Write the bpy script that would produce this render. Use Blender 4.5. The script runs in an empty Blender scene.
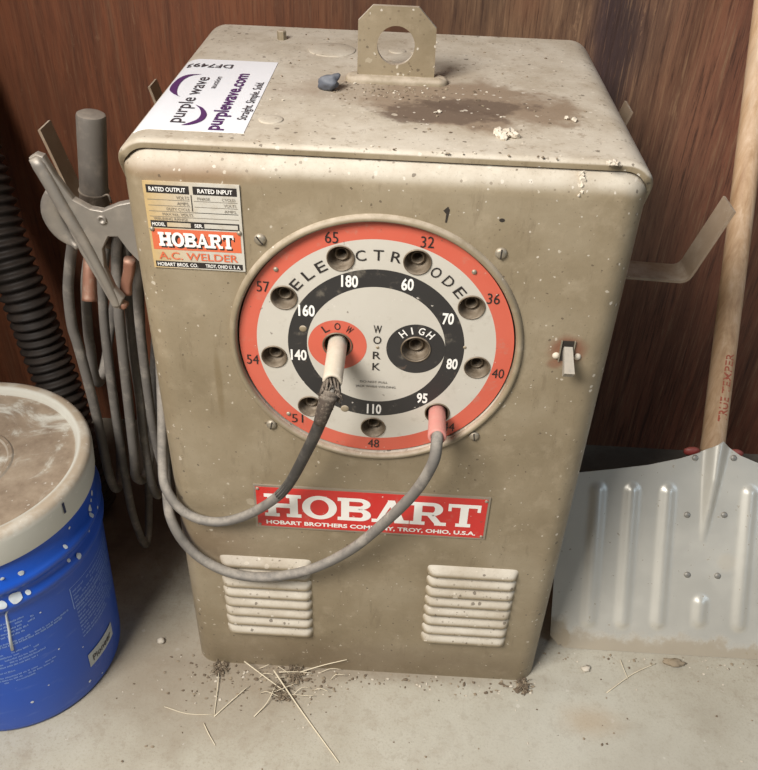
import bpy, bmesh, math, random
from mathutils import Vector, Matrix, noise
random.seed(7)
SC = bpy.context.scene
COL = SC.collection
PI = math.pi

# ------------------------------------------------------------------ objects
def tag(o, label=None, cat=None, group=None, kind=None):
    if label: o['label'] = label
    if cat: o['category'] = cat
    if group: o['group'] = group
    if kind: o['kind'] = kind
    return o

def thing(name, loc, label, cat, group=None):
    o = bpy.data.objects.new(name, None)
    o.empty_display_size = 0.05
    o.location = loc
    COL.objects.link(o)
    return tag(o, label, cat, group)

def world_base(o):
    b = Vector((0, 0, 0))
    while o is not None:
        b += o.location
        o = o.parent
    return b

class MB:
    """collects verts (world coordinates) and faces with material slots"""
    def __init__(self):
        self.v = []; self.f = []; self.m = []; self.sm = []
    def add(self, vs, fs, mi=0, smooth=True):
        b = len(self.v)
        self.v += [tuple(p) for p in vs]
        self.f += [tuple(i + b for i in f) for f in fs]
        self.m += [mi] * len(fs); self.sm += [smooth] * len(fs)
        return self
    def box(self, c, s, mi=0, rot=None):
        vs = []
        for x in (-.5, .5):
            for y in (-.5, .5):
                for z in (-.5, .5):
                    p = Vector((x * s[0], y * s[1], z * s[2]))
                    if rot is not None: p = rot @ p
                    vs.append(p + Vector(c))
        return self.add(vs, [(0,1,3,2),(4,6,7,5),(0,4,5,1),(2,3,7,6),(0,2,6,4),(1,5,7,3)], mi, False)
    def prism(self, pts, fn, t0, t1, mi=0, smooth=False):
        """polygon pts (2D) mapped by fn(u, w, t) between t0 and t1"""
        n = len(pts)
        vs = [fn(u, w, t0) for u, w in pts] + [fn(u, w, t1) for u, w in pts]
        fs = [tuple(range(n))[::-1], tuple(range(n, 2 * n))]
        fs += [(i, (i + 1) % n, n + (i + 1) % n, n + i) for i in range(n)]
        return self.add(vs, fs, mi, smooth)
    def lathe(self, prof, fn, n=48, mi=0, closed=False, smooth=True):
        """prof: list of (r, h); fn(x, y, h) to world"""
        vs = []
        for r, h in prof:
            for k in range(n):
                a = 2 * PI * k / n
                vs.append(fn(r * math.cos(a), r * math.sin(a), h))
        fs = []
        L = len(prof)
        for j in range(L - 1 if not closed else L):
            j2 = (j + 1) % L
            for k in range(n):
                k2 = (k + 1) % n
                fs.append((j * n + k, j * n + k2, j2 * n + k2, j2 * n + k))
        self.add(vs, fs, mi, smooth)
        return self
    def tube(self, pts, r, n=12, mi=0, caps=True, smooth=True):
        """pts list of Vector, r number or function of index fraction"""
        pts = [Vector(p) for p in pts]
        N = len(pts)
        tang = []
        for i in range(N):
            a = pts[max(i - 1, 0)]; b = pts[min(i + 1, N - 1)]
            tang.append((b - a).normalized())
        t0 = tang[0]
        up = Vector((0, 0, 1)) if abs(t0.z) < .9 else Vector((1, 0, 0))
        u = t0.cross(up).normalized()
        vs = []
        for i in range(N):
            t = tang[i]
            u = (u - t * u.dot(t)).normalized()
            w = t.cross(u)
            rr = r(i / (N - 1)) if callable(r) else r
            for k in range(n):
                a = 2 * PI * k / n
                vs.append(pts[i] + (u * math.cos(a) + w * math.sin(a)) * rr)
        fs = []
        for i in range(N - 1):
            for k in range(n):
                k2 = (k + 1) % n
                fs.append((i * n + k, i * n + k2, (i + 1) * n + k2, (i + 1) * n + k))
        if caps:
            fs.append(tuple(range(n))[::-1]); fs.append(tuple((N - 1) * n + k for k in range(n)))
        self.add(vs, fs, mi, smooth)
        return self
    def blob(self, c, s, seed=0, rough=.25, sub=2, mi=0, smooth=True, rot=None):
        bm = bmesh.new(); bmesh.ops.create_icosphere(bm, subdivisions=sub, radius=1)
        vs = []
        for v in bm.verts:
            d = 1 + rough * noise.noise(v.co * 1.7 + Vector((seed * 3.1, seed, -seed)))
            p = Vector((v.co.x * s[0], v.co.y * s[1], v.co.z * s[2])) * d
            if rot is not None: p = rot @ p
            vs.append(p + Vector(c))
        fs = [tuple(v.index for v in f.verts) for f in bm.faces]
        bm.free()
        return self.add(vs, fs, mi, smooth)
    def build(self, name, mats, parent=None, base=None, merge=False, auto=None, fix=True):
        if not isinstance(mats, (list, tuple)): mats = [mats]
        off = world_base(parent) if parent is not None else Vector(base or (0, 0, 0))
        me = bpy.data.meshes.new(name)
        me.from_pydata([tuple(Vector(p) - off) for p in self.v], [], self.f)
        me.polygons.foreach_set('material_index', self.m)
        me.polygons.foreach_set('use_smooth', self.sm)
        for m in mats: me.materials.append(m)
        me.update()
        if merge or fix:
            bm = bmesh.new(); bm.from_mesh(me)
            if merge: bmesh.ops.remove_doubles(bm, verts=bm.verts, dist=1e-6)
            if fix: bmesh.ops.recalc_face_normals(bm, faces=bm.faces)
            bm.to_mesh(me); bm.free()
        if auto: me.set_sharp_from_angle(angle=math.radians(auto))
        o = bpy.data.objects.new(name, me)
        COL.objects.link(o)
        if parent is not None: o.parent = parent
        elif base is not None: o.location = base
        return o

def spline(pts, per=10):
    P = [Vector(p) for p in pts]
    P = [P[0] * 2 - P[1]] + P + [P[-1] * 2 - P[-2]]
    out = []
    for i in range(1, len(P) - 2):
        a, b, c, d = P[i - 1], P[i], P[i + 1], P[i + 2]
        # centripetal-ish catmull rom (uniform with tension)
        n = max(3, int(per * min(3, max(.5, (c - b).length / .05))))
        for k in range(n):
            t = k / n
            out.append(.5 * ((2 * b) + (c - a) * t + (2 * a - 5 * b + 4 * c - d) * t * t + (-a + 3 * b - 3 * c + d) * t ** 3))
    out.append(P[-2])
    return out

# ------------------------------------------------------------------ lettering
_tc = {}
def glyphs(s, bold=0.0, shear=0.0):
    key = (s, bold, shear)
    if key in _tc: return _tc[key]
    cu = bpy.data.curves.new('t', 'FONT'); cu.body = s; cu.size = 1; cu.offset = bold; cu.shear = shear
    cu.resolution_u = 3; cu.fill_mode = 'BOTH'
    o = bpy.data.objects.new('t', cu); COL.objects.link(o)
    bpy.context.view_layer.update()
    dg = bpy.context.evaluated_depsgraph_get()
    me = bpy.data.meshes.new_from_object(o.evaluated_get(dg))
    vs = [(v.co.x, v.co.y) for v in me.vertices]
    fs = [tuple(p.vertices) for p in me.polygons]
    bpy.data.objects.remove(o); bpy.data.curves.remove(cu); bpy.data.meshes.remove(me)
    _tc[key] = (vs, fs)
    return vs, fs

def put_text(mb, s, fn, cx, cy, h, w=None, bold=.012, rot=0.0, mi=0, cap=None, shear=0):
    """lettering centred on (cx, cy) of the 2D frame fn(u, v), cap height h, total width w"""
    vs, fs = glyphs(s, bold, shear)
    if not vs: return
    cap = cap or .69
    x0 = min(p[0] for p in vs); x1 = max(p[0] for p in vs)
    sy = h / cap
    sx = (w / (x1 - x0)) if w else sy
    ca, sa = math.cos(rot), math.sin(rot)
    out = []
    for x, y in vs:
        a = (x - (x0 + x1) / 2) * sx; b = (y - cap / 2) * sy
        out.append(fn(cx + a * ca - b * sa, cy + a * sa + b * ca))
    mb.add(out, fs, mi, False)

def arc(cx, cy, rx, ry, a0, a1, n=14):
    return [(cx + rx * math.cos(math.radians(a0 + (a1 - a0) * i / n)), cy + ry * math.sin(math.radians(a0 + (a1 - a0) * i / n))) for i in range(n + 1)]

def slab(ch, s=.27, t=.13):
    """slab-serif capital as convex quads in a cap-height-1 box; returns (quads, width)"""
    Q = []
    def bx(x0, y0, x1, y1): Q.append([(x0, y0), (x1, y0), (x1, y1), (x0, y1)])
    def band(out, inn):
        for i in range(len(out) - 1): Q.append([out[i], out[i + 1], inn[i + 1], inn[i]])
    e = .13
    if ch == 'H':
        W = 1.38
        for x in (e, W - e - s):
            bx(x, 0, x + s, 1); bx(x - e, 0, x + s + e, t); bx(x - e, 1 - t, x + s + e, 1)
        bx(e + s, .5 - t / 2 - .02, W - e - s, .5 + t / 2 + .02)
    elif ch == 'O':
        W = 1.3; band(arc(W / 2, .5, W / 2, .52, 0, 360, 36), arc(W / 2, .5, W / 2 - s, .52 - t - .02, 0, 360, 36))
    elif ch == 'B':
        W = 1.25; bx(e, 0, e + s, 1); bx(0, 0, e + s, t); bx(0, 1 - t, e + s, 1)
        for (cy, ry, cx) in ((.75, .25, .78), (.27, .27, .84)):
            bx(e + s, cy + ry - t, cx, cy + ry); bx(e + s, cy - ry, cx, cy - ry + t)
            band(arc(cx, cy, W - .03 - cx if cy > .5 else W - cx, ry, -90, 90), arc(cx, cy, (W - cx) - s, ry - t, -90, 90))
    elif ch == 'R':
        W = 1.36; bx(e, 0, e + s, 1); bx(0, 0, e + s + e, t); bx(0, 1 - t, e + s, 1)
        cy, ry, cx = .71, .29, .82
        bx(e + s, cy + ry - t, cx, cy + ry); bx(e + s, cy - ry, cx, cy - ry + t)
        band(arc(cx, cy, .38, ry, -90, 90), arc(cx, cy, .38 - s, ry - t, -90, 90))
        Q.append([(.98, 0), (.98 + s, 0), (.9, .46), (.6, .46)]); bx(.92, 0, W, t)
    elif ch == 'A':
        W = 1.4; m = W / 2
        Q.append([(.13, 0), (.3, 0), (m + .02, .8), (m - .1, 1)])
        Q.append([(W - .13 - .33, 0), (W - .13, 0), (m + .13, 1), (m - .13, 1)])
        bx(.33, .24, W - .38, .24 + t); bx(0, 0, .45, t); bx(W - .55, 0, W, t)
        Q.append([(m - .12, .8), (m + .06, .8), (m + .1, 1), (m - .12, 1)])
    elif ch == 'T':
        W = 1.2; m = W / 2; bx(m - s / 2, 0, m + s / 2, 1); bx(0, 1 - t, W, 1); bx(m - s / 2 - e, 0, m + s / 2 + e, t)
        bx(0, .68, .12, 1); bx(W - .12, .68, W, 1)
    return Q, W

def put_slab(mb, word, fn, x0, y0, h, w, mi=0, gap=.05, dx=0, dy=0, s=.27, t=.13):
    tot = sum(slab(c, s, t)[1] for c in word) + gap * (len(word) - 1)
    sx = w / tot; x = x0
    lay = 0
    for c in word:
        Q, W = slab(c, s, t)
        for q in Q:
            lay += 1
            mb.add([fn(x + px * sx + dx, y0 + py * h + dy, (lay % 7) * 2e-6) for px, py in q], [(0, 1, 2, 3)], mi, False)
        x += (W + gap) * sx

# ------------------------------------------------------------------ materials
class M:
    def __init__(self, name):
        self.mat = bpy.data.materials.new(name); self.mat.use_nodes = True
        self.t = self.mat.node_tree; self.t.nodes.clear()
        self.out = self.t.nodes.new('ShaderNodeOutputMaterial')
        self.b = self.t.nodes.new('ShaderNodeBsdfPrincipled')
        self.t.links.new(self.b.outputs[0], self.out.inputs[0])
        self.tc = self.t.nodes.new('ShaderNodeTexCoord')
        self.geo = self.t.nodes.new('ShaderNodeNewGeometry')
        self.obj = self.tc.outputs['Object']
    def n(self, typ, props=None, **ins):
        nd = self.t.nodes.new(typ)
        for k, v in (props or {}).items(): setattr(nd, k, v)
        for k, v in ins.items():
            key = int(k[1:]) if k[0] == '_' else k
            self.set(nd.inputs[key], v)
        return nd
    def set(self, sock, v):
        if isinstance(v, bpy.types.NodeSocket): self.t.links.new(v, sock)
        else:
            if sock.type == 'RGBA' and len(v) == 3: v = (*v, 1)
            sock.default_value = v
    def noise(self, scale, detail=4, rough=.6, vec=None, stretch=None, off=None, dist=0):
        vec = vec or self.obj
        if stretch or off:
            mp = self.n('ShaderNodeMapping', _0=vec)
            if stretch: mp.inputs['Scale'].default_value = stretch
            if off: mp.inputs['Location'].default_value = off
            vec = mp.outputs[0]
        nd = self.n('ShaderNodeTexNoise', Vector=vec, Scale=scale, Detail=detail, Roughness=rough, Distortion=dist)
        return nd.outputs['Fac']
    def ramp(self, fac, *stops):
        nd = self.n('ShaderNodeValToRGB', Fac=fac)
        el = nd.color_ramp.elements
        while len(el) > 1: el.remove(el[-1])
        el[0].position = stops[0][0]; el[0].color = self.c4(stops[0][1])
        for p, c in stops[1:]:
            e = el.new(p); e.color = self.c4(c)
        return nd.outputs[0]
    def c4(self, c):
        if isinstance(c, (int, float)): return (c, c, c, 1)
        return (*c, 1) if len(c) == 3 else c
    def th(self, fac, a, b):  # smooth threshold
        return self.n('ShaderNodeMapRange', {'interpolation_type': 'SMOOTHSTEP'}, Value=fac, _1=a, _2=b).outputs[0]
    def mix(self, fac, a, b):
        nd = self.n('ShaderNodeMix', {'data_type': 'RGBA'})
        self.set(nd.inputs[0], fac); self.set(nd.inputs[6], a if not isinstance(a, tuple) else self.c4(a)); self.set(nd.inputs[7], b if not isinstance(b, tuple) else self.c4(b))
        return nd.outputs[2]
    def math(self, op, a, b=0.0, clamp=False):
        nd = self.n('ShaderNodeMath', {'operation': op, 'use_clamp': clamp}); self.set(nd.inputs[0], a); self.set(nd.inputs[1], b)
        return nd.outputs[0]
    def mul(self, a, b): return self.math('MULTIPLY', a, b, True)
    def add(self, a, b): return self.math('ADD', a, b, True)
    def dots(self, scale, rad, keep, seed=0.0, stretch=None):
        mp = self.n('ShaderNodeMapping', _0=self.obj); mp.inputs['Location'].default_value = (seed, seed * .7, seed * 1.3)
        wob = self.n('ShaderNodeTexNoise', Vector=self.obj, Scale=scale * 3, Detail=2)
        v = self.n('ShaderNodeVectorMath', {'operation': 'MULTIPLY_ADD'}, _0=wob.outputs['Color'], _1=(.35 / scale,) * 3, _2=mp.outputs[0])
        vo = self.n('ShaderNodeTexVoronoi', Vector=v.outputs[0], Scale=scale)
        sc = self.n('ShaderNodeSeparateColor', _0=vo.outputs['Color']).outputs
        rr = self.math('MULTIPLY', sc[1], rad)
        inside = self.math('LESS_THAN', vo.outputs['Distance'], rr)
        return self.math('MULTIPLY', inside, self.math('LESS_THAN', sc[0], keep))
    def sep(self, v=None):
        return self.n('ShaderNodeSeparateXYZ', _0=v or self.obj).outputs
    def nz(self): return self.sep(self.geo.outputs['Normal'])[2]
    def ell(self, axes, c, r, wob=.25, wsc=25, soft=.35, vec=None):
        """ragged elliptical mask around c on two axes"""
        s = self.sep(vec); idx = {'x': 0, 'y': 1, 'z': 2}
        a = self.math('DIVIDE', self.math('SUBTRACT', s[idx[axes[0]]], c[0]), r[0])
        b = self.math('DIVIDE', self.math('SUBTRACT', s[idx[axes[1]]], c[1]), r[1])
        d = self.math('SQRT', self.math('ADD', self.math('MULTIPLY', a, a), self.math('MULTIPLY', b, b)))
        nz = self.math('MULTIPLY', self.math('SUBTRACT', self.noise(wsc, 5), .5), wob * 4)
        d = self.math('ADD', d, nz)
        return self.n('ShaderNodeMapRange', {'interpolation_type': 'SMOOTHSTEP'}, Value=d, _1=1 - soft, _2=1.0 + soft * .3, _3=1.0, _4=0.0).outputs[0]
    def bump(self, h, strength=.3, dist=.001):
        nd = self.n('ShaderNodeBump', Height=h, Strength=strength, Distance=dist)
        self.t.links.new(nd.outputs[0], self.b.inputs['Normal'])
    def fin(self, col, rough=.6, metal=0.0, spec=.5):
        self.set(self.b.inputs['Base Color'], col); self.set(self.b.inputs['Roughness'], rough)
        self.set(self.b.inputs['Metallic'], metal); self.b.inputs['Specular IOR Level'].default_value = spec
        return self.mat

DUST = (.47, .39, .30)
def dusty(name, col, col2=None, dust=.6, rough=.6, metal=0, nscale=18, specks=.0, dustcol=DUST, bump=.15, lo=.1, hi=.8, side=0.0, spec=.5):
    m = M(name)
    c = m.mix(m.noise(nscale, 5), col, col2 or tuple(k * .78 for k in col))
    if dust or side:
        up = m.th(m.nz(), lo, hi)
        f = m.mul(up, m.math('MULTIPLY', m.th(m.noise(nscale * 2.3, 6, .7), .2, .65), dust))
        f = m.add(f, m.mul(m.th(m.noise(nscale * 1.3, 6, .65, off=(3, 1, 2)), .48, .7), side))
        c = m.mix(f, c, dustcol)
        r = m.math('ADD', m.math('MULTIPLY', f, .9 - rough), rough)
    else: r = rough
    if specks:
        s = m.th(m.noise(230, 2, .5, off=(9, 4, 7)), .77 - specks * .05, .80 - specks * .05)
        c = m.mix(s, c, (.62, .56, .47))
    if bump: m.bump(m.noise(nscale * 9, 4), bump, .001)
    return m.fin(c, r, metal, spec)

# olive-tan enamel of the welder case
def paint():
    m = M('dusty_olive_paint')
    c = m.ramp(m.noise(9, 6, .62), (.3, (.205, .158, .095)), (.5, (.262, .206, .130)), (.72, (.315, .256, .172)))
    # dirt film of fine blotches
    c = m.mix(m.mul(m.th(m.noise(42, 7, .7, off=(2, 5, 1)), .5, .72), .35), c, (.40, .325, .225))
    c = m.mix(m.mul(m.th(m.noise(28, 7, .72, stretch=(2.2, 1, .5), off=(7, 2, 3)), .56, .7), .35), c, (.145, .105, .06))
    # settled dust on everything that faces up
    up = m.th(m.nz(), .08, .55)
    dn = m.th(m.noise(24, 7, .7, off=(1, 8, 2)), .22, .5)
    dustc = m.ramp(m.noise(14, 6, .65, off=(4, 4, 4)), (.35, (.42, .355, .27)), (.55, (.535, .475, .385)), (.8, (.63, .575, .485)))
    dust = m.mul(up, m.math('ADD', m.math('MULTIPLY', dn, .35), .6))
    c = m.mix(dust, c, dustc)
    # rust ring round the switch, runs and dark patches
    c = m.mix(m.mul(m.ell('xz', (.191, .567), (.021, .019), .10, 60, .5), .75), c, (.19, .062, .032))
    c = m.mix(m.mul(m.ell('xz', (.181, .55), (.009, .007), .12, 80, .6), .6), c, (.21, .08, .045))
    c = m.mix(m.mul(m.ell('xz', (-.166, .50), (.0045, .055), .06, 60, .6), .5), c, (.16, .11, .05))
    c = m.mix(m.mul(m.ell('xz', (-.175, .735), (.07, .012), .15, 50, .8), .4), c, (.25, .12, .05))
    c = m.mix(m.mul(m.ell('xz', (-.20, .25), (.09, .05), .2, 20, .9), .3), c, (.14, .075, .045))
    c = m.mix(m.mul(m.ell('xz', (.0, .03), (.3, .045), .2, 26, .9), .45), c, (.155, .11, .07))
    # oil stain round the lifting eye (top only)
    top = m.th(m.nz(), .8, .95)
    c = m.mix(m.mul(top, m.mul(m.ell('xy', (.075, -.06), (.118, .078), .42, 20, .3), .85)), c, (.235, .165, .108))
    c = m.mix(m.mul(top, m.mul(m.ell('xy', (.0, -.02), (.13, .06), .5, 26, .8), .6)), c, (.29, .215, .15))
    c = m.mix(m.mul(top, m.mul(m.ell('xy', (.045, -.088), (.062, .036), .5, 34, .3), .85)), c, (.125, .085, .060))
    c = m.mix(m.mul(top, m.mul(m.ell('xy', (.085, -.065), (.068, .024), .5, 34, .3), .8)), c, (.115, .078, .055))
    c = m.mix(m.mul(top, m.mul(m.ell('xy', (-.09, -.045), (.05, .018), .2, 30, .9), .45)), c, (.27, .19, .13))
    c = m.mix(m.mul(top, m.mul(m.th(m.noise(75, 7, .75, off=(2, 2, 9)), .56, .66), .55)), c, (.25, .185, .125))
    # splashed pale specks and small dark chips
    c = m.mix(m.mul(m.dots(75, .26, .16, 3.3), .75), c, (.55, .48, .38))
    c = m.mix(m.mul(m.dots(160, .32, .14, 8.1), .8), c, (.60, .54, .45))
    c = m.mix(m.mul(m.dots(34, .17, .20, 5.7), .45), c, (.47, .40, .30))
    c = m.mix(m.mul(m.dots(110, .28, .16, 1.9), .7), c, (.085, .06, .04))
    c = m.mix(m.mul(m.dots(230, .36, .22, 6.2), .5), c, (.12, .085, .055))
    c = m.mix(m.mul(m.th(m.noise(300, 5, .8, off=(2, 8, 8)), .55, .68), .28), c, (.14, .105, .065))
    c = m.mix(m.mul(m.th(m.noise(120, 2, .4, off=(5, 1, 3)), .745, .765), .85), c, (.60, .53, .43))
    c = m.mix(m.mul(m.th(m.noise(60, 3, .5, off=(6, 6, 1)), .735, .755), .7), c, (.52, .46, .36))
    c = m.mix(m.mul(m.th(m.noise(170, 3, .5, off=(1, 6, 8)), .725, .74), .8), c, (.09, .06, .04))
    m.bump(m.add(m.math('MULTIPLY', m.noise(14, 4), .5), m.math('MULTIPLY', m.noise(170, 5), .45)), .30, .0018)
    r = m.math('ADD', m.math('MULTIPLY', dust, .3), m.math('ADD', m.math('MULTIPLY', m.noise(30, 4), .2), .34), True)
    return m.fin(c, r, 0, .5)
MT = {}
MT['paint'] = paint()
MT['paint_part'] = dusty('olive_painted_metal', (.30, .24, .155), (.2, .155, .095), .75, .5, nscale=26, specks=.8, side=.35)
MT['hook'] = dusty('bare_painted_strap', (.30, .22, .15), (.22, .155, .10), .75, .5, nscale=26, specks=.5, side=.3)
MT['screw'] = dusty('dull_screw_metal', (.42, .37, .29), (.26, .22, .16), .4, .42, .55, nscale=90, side=.3)
MT['dark'] = dusty('dark_slot', (.03, .022, .016), None, 0, .7)
MT['socket'] = dusty('socket_brass', (.19, .145, .095), (.10, .07, .045), .25, .45, .3, nscale=60, side=.25)
def dialmat(name, col, col2):
    m = M(name)
    c = m.mix(m.noise(16, 5), col, col2)
    c = m.mix(m.mul(m.th(m.noise(60, 6, .7), .56, .72), .3), c, (.34, .29, .22))
    c = m.mix(m.mul(m.th(m.noise(190, 2, .5, off=(3, 2, 9)), .74, .76), .8), c, (.62, .57, .5))
    c = m.mix(m.mul(m.th(m.noise(140, 3, .5, off=(8, 2, 1)), .72, .74), .6), c, (.12, .08, .06))
    m.bump(m.noise(120, 3), .08, .0005)
    return m.fin(c, .42)
MT['d_red'] = dialmat('faded_red_enamel', (.56, .095, .055), (.62, .14, .088))
MT['d_white'] = dialmat('aged_white_enamel', (.60, .56, .485), (.50, .455, .38))
MT['d_black'] = dialmat('black_enamel', (.022, .02, .02), (.035, .032, .03))
MT['ink_black'] = dusty('black_ink', (.025, .02, .018), None, 0, .5, bump=0)
MT['ink_white'] = dusty('white_ink', (.90, .87, .81), (.83, .79, .72), 0, .5, bump=0)
MT['ink_red'] = dusty('orange_red_ink', (.68, .12, .04), (.6, .16, .08), 0, .5, bump=0)
MT['ink_grey'] = dusty('grey_ink', (.22, .19, .15), None, 0, .5, bump=0)
MT['ink_purple'] = dusty('purple_ink', (.085, .022, .13), None, 0, .4, bump=0)
MT['ink_char'] = dusty('charcoal_ink', (.045, .04, .05), None, 0, .4, bump=0)
MT['s_red'] = dialmat('sign_red_enamel', (.56, .022, .02), (.62, .04, .03))
def plate_mat():
    m = M('yellowed_data_plate')
    s = m.sep()
    c = m.mix(m.n('ShaderNodeMapRange', Value=s[0], _1=-.216, _2=-.165, _3=1.0, _4=0.0).outputs[0], (.60, .56, .48), (.60, .42, .19))
    c = m.mix(m.mul(m.th(m.noise(60, 6, .7), .45, .7), .35), c, (.33, .25, .15))
    return m.fin(c, .4, .15)
MT['plate'] = plate_mat()
MT['s_edge'] = dusty('plate_edge_metal', (.42, .36, .29), (.3, .25, .19), .3, .4, .5)
MT['paper'] = dusty('white_vinyl', (.84, .85, .88), (.80, .81, .84), 0, .35, bump=.03)
MT['rubber'] = dusty('dusty_grey_rubber', (.17, .155, .14), (.12, .108, .095), .75, .62, nscale=30, dustcol=(.36, .32, .27), side=.5, lo=-.1, hi=.8, spec=.3)
MT['rubber2'] = dusty('dusty_black_rubber', (.06, .054, .048), (.04, .036, .032), .55, .6, nscale=30, dustcol=(.26, .23, .19), side=.25, spec=.3)
MT['rubber3'] = dusty('black_rubber_hose', (.026, .020, .016), (.016, .012, .010), .18, .6, nscale=30, dustcol=(.10, .07, .05), side=.2, spec=.4)
MT['cream'] = dusty('chalky_cream_plug', (.60, .52, .41), (.45, .37, .27), .3, .75, nscale=70, side=.4, dustcol=(.62, .56, .47))
MT['pink'] = dusty('faded_pink_plug', (.62, .24, .20), (.52, .19, .16), .2, .6, nscale=60, side=.1)
MT['copper'] = dusty('tarnished_copper', (.42, .20, .13), (.25, .12, .08), .3, .5, .4, nscale=60, side=.4)
MT['frayed'] = dusty('frayed_black_insulation', (.03, .025, .02), (.1, .07, .05), .3, .8, nscale=200, side=.3)
MT['zinc'] = dusty('dusty_cast_clamp', (.36, .33, .29), (.25, .22, .19), .5, .42, .5, nscale=30, dustcol=(.44, .38, .31), side=.45)
MT['handle_g'] = dusty('grey_fibre_handle', (.16, .14, .12), (.11, .095, .08), .5, .55, nscale=25, dustcol=(.34, .28, .22), side=.35)
MT['stone'] = dusty('slate_grey_stone', (.115, .125, .15), (.08, .085, .10), .35, .6, nscale=60, dustcol=(.32, .32, .33))
MT['chip'] = dusty('pale_plaster_chip', (.66, .6, .5), (.5, .42, .32), 0, .8, nscale=150)
MT['crumb'] = dusty('brown_dirt_crumbs', (.20, .15, .10), (.12, .085, .055), 0, .9, nscale=60)
MT['crumb2'] = dusty('tan_dirt_crumbs', (.36, .29, .2), (.2, .15, .1), 0, .9, nscale=60)
MT['straw'] = dusty('dry_straw', (.78, .69, .52), (.62, .52, .36), 0, .6, nscale=60)

def wood_wall():
    m = M('stained_plywood')
    s = m.sep()
    xw = m.math('ADD', s[0], m.math('MULTIPLY', m.math('SUBTRACT', m.noise(3, 3), .5), .12))
    base = m.ramp(m.n('ShaderNodeMapRange', Value=xw, _1=-.8, _2=.8).outputs[0],
        (.0, (.23, .078, .036)), (.32, (.24, .080, .036)), (.42, (.19, .075, .036)), (.50, (.13, .06, .032)), (.58, (.19, .105, .058)),
        (.655, (.20, .105, .058)), (.67, (.055, .03, .03)), (.69, (.055, .03, .026)), (.71, (.20, .10, .058)), (.80, (.22, .078, .042)), (1., (.20, .064, .034)))
    g1 = m.noise(5, 8, .68, stretch=(9, 1, .55), dist=.6)
    g2 = m.noise(20, 8, .72, stretch=(11, 1, .45), off=(3, 3, 3), dist=.3)
    g3 = m.noise(3.5, 5, .6, off=(1, 2, 7))
    g4 = m.noise(60, 7, .7, stretch=(9, 1, .5), off=(6, 1, 3))
    rt = m.th(s[0], -.02, .14)
    c = m.mix(m.mul(m.th(g1, .38, .62), .85), base, m.mix(.5, base, (.03, .012, .007)))
    c = m.mix(m.mul(m.th(g2, .52, .66), m.add(m.math('MULTIPLY', rt, .4), .3)), c, (.27, .155, .085))
    c = m.mix(m.mul(m.th(g2, .48, .36), m.add(m.math('MULTIPLY', rt, .35), .35)), c, (.035, .014, .009))
    c = m.mix(m.mul(m.th(g4, .55, .70), .45), c, (.24, .125, .065))
    c = m.mix(m.mul(m.th(g4, .46, .34), .4), c, (.03, .012, .008))
    c = m.mix(m.mul(m.th(g3, .5, .68), .45), c, (.17, .062, .03))
    # scuffs and weather greying, fading out further down
    sc = m.mul(m.th(m.noise(26, 7, .75, stretch=(2.6, 1, .7), off=(5, 0, 2)), .60, .70), m.th(s[2], .35, .75))
    c = m.mix(m.mul(sc, .55), c, (.33, .19, .105))
    m.bump(m.add(m.math('MULTIPLY', g2, .6), m.math('MULTIPLY', g1, .4)), .5, .002)
    return m.fin(c, m.math('ADD', m.math('MULTIPLY', g1, .25), .33), 0, .6)
MT['wall'] = wood_wall()

def floor_mat():
    m = M('dirty_concrete_painted_shade')
    c = m.ramp(m.noise(5, 7, .62), (.3, (.34, .30, .23)), (.5, (.43, .395, .315)), (.7, (.49, .46, .38)))
    c = m.mix(m.mul(m.th(m.noise(22, 7, .7, off=(4, 2, 0)), .5, .72), .4), c, (.30, .24, .175))
    c = m.mix(m.mul(m.th(m.noise(160, 4, .7, off=(1, 1, 0)), .64, .72), .5), c, (.17, .13, .09))
    c = m.mix(m.mul(m.th(m.noise(90, 3, .6, off=(8, 3, 0)), .70, .73), .6), c, (.62, .57, .49))
    c = m.mix(m.mul(m.th(m.noise(300, 5, .75, off=(2, 6, 0)), .5, .68), .35), c, (.22, .175, .125))
    c = m.mix(m.mul(m.th(m.noise(60, 7, .75, off=(2, 9, 0)), .52, .62), .30), c, (.27, .22, .16))
    c = m.mix(m.mul(m.dots(70, .2, .15, 4.4), .7), c, (.56, .52, .45))
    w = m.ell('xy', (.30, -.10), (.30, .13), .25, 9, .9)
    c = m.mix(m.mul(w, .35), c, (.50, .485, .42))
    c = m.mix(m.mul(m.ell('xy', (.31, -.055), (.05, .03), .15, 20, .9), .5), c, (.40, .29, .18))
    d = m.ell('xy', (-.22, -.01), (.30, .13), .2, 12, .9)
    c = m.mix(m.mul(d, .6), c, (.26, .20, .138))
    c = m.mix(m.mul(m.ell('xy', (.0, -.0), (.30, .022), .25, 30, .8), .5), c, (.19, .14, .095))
    c = m.mix(m.mul(m.ell('xy', (-.38, .36), (.42, .26), .25, 9, .7), .9), c, (.085, .062, .043))  # shade behind bucket and beside welder, painted into the floor colour
    c = m.mix(m.mul(m.ell('xy', (.45, .40), (.55, .24), .25, 9, .7), .9), c, (.075, .054, .038))  # shade behind the shovel and welder, painted dark on the floor
    m.bump(m.add(m.math('MULTIPLY', m.noise(30, 6), .5), m.math('MULTIPLY', m.noise(300, 4), .3)), .35, .002)
    return m.fin(c, .85, 0, .3)
MT['floor'] = floor_mat()

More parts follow.
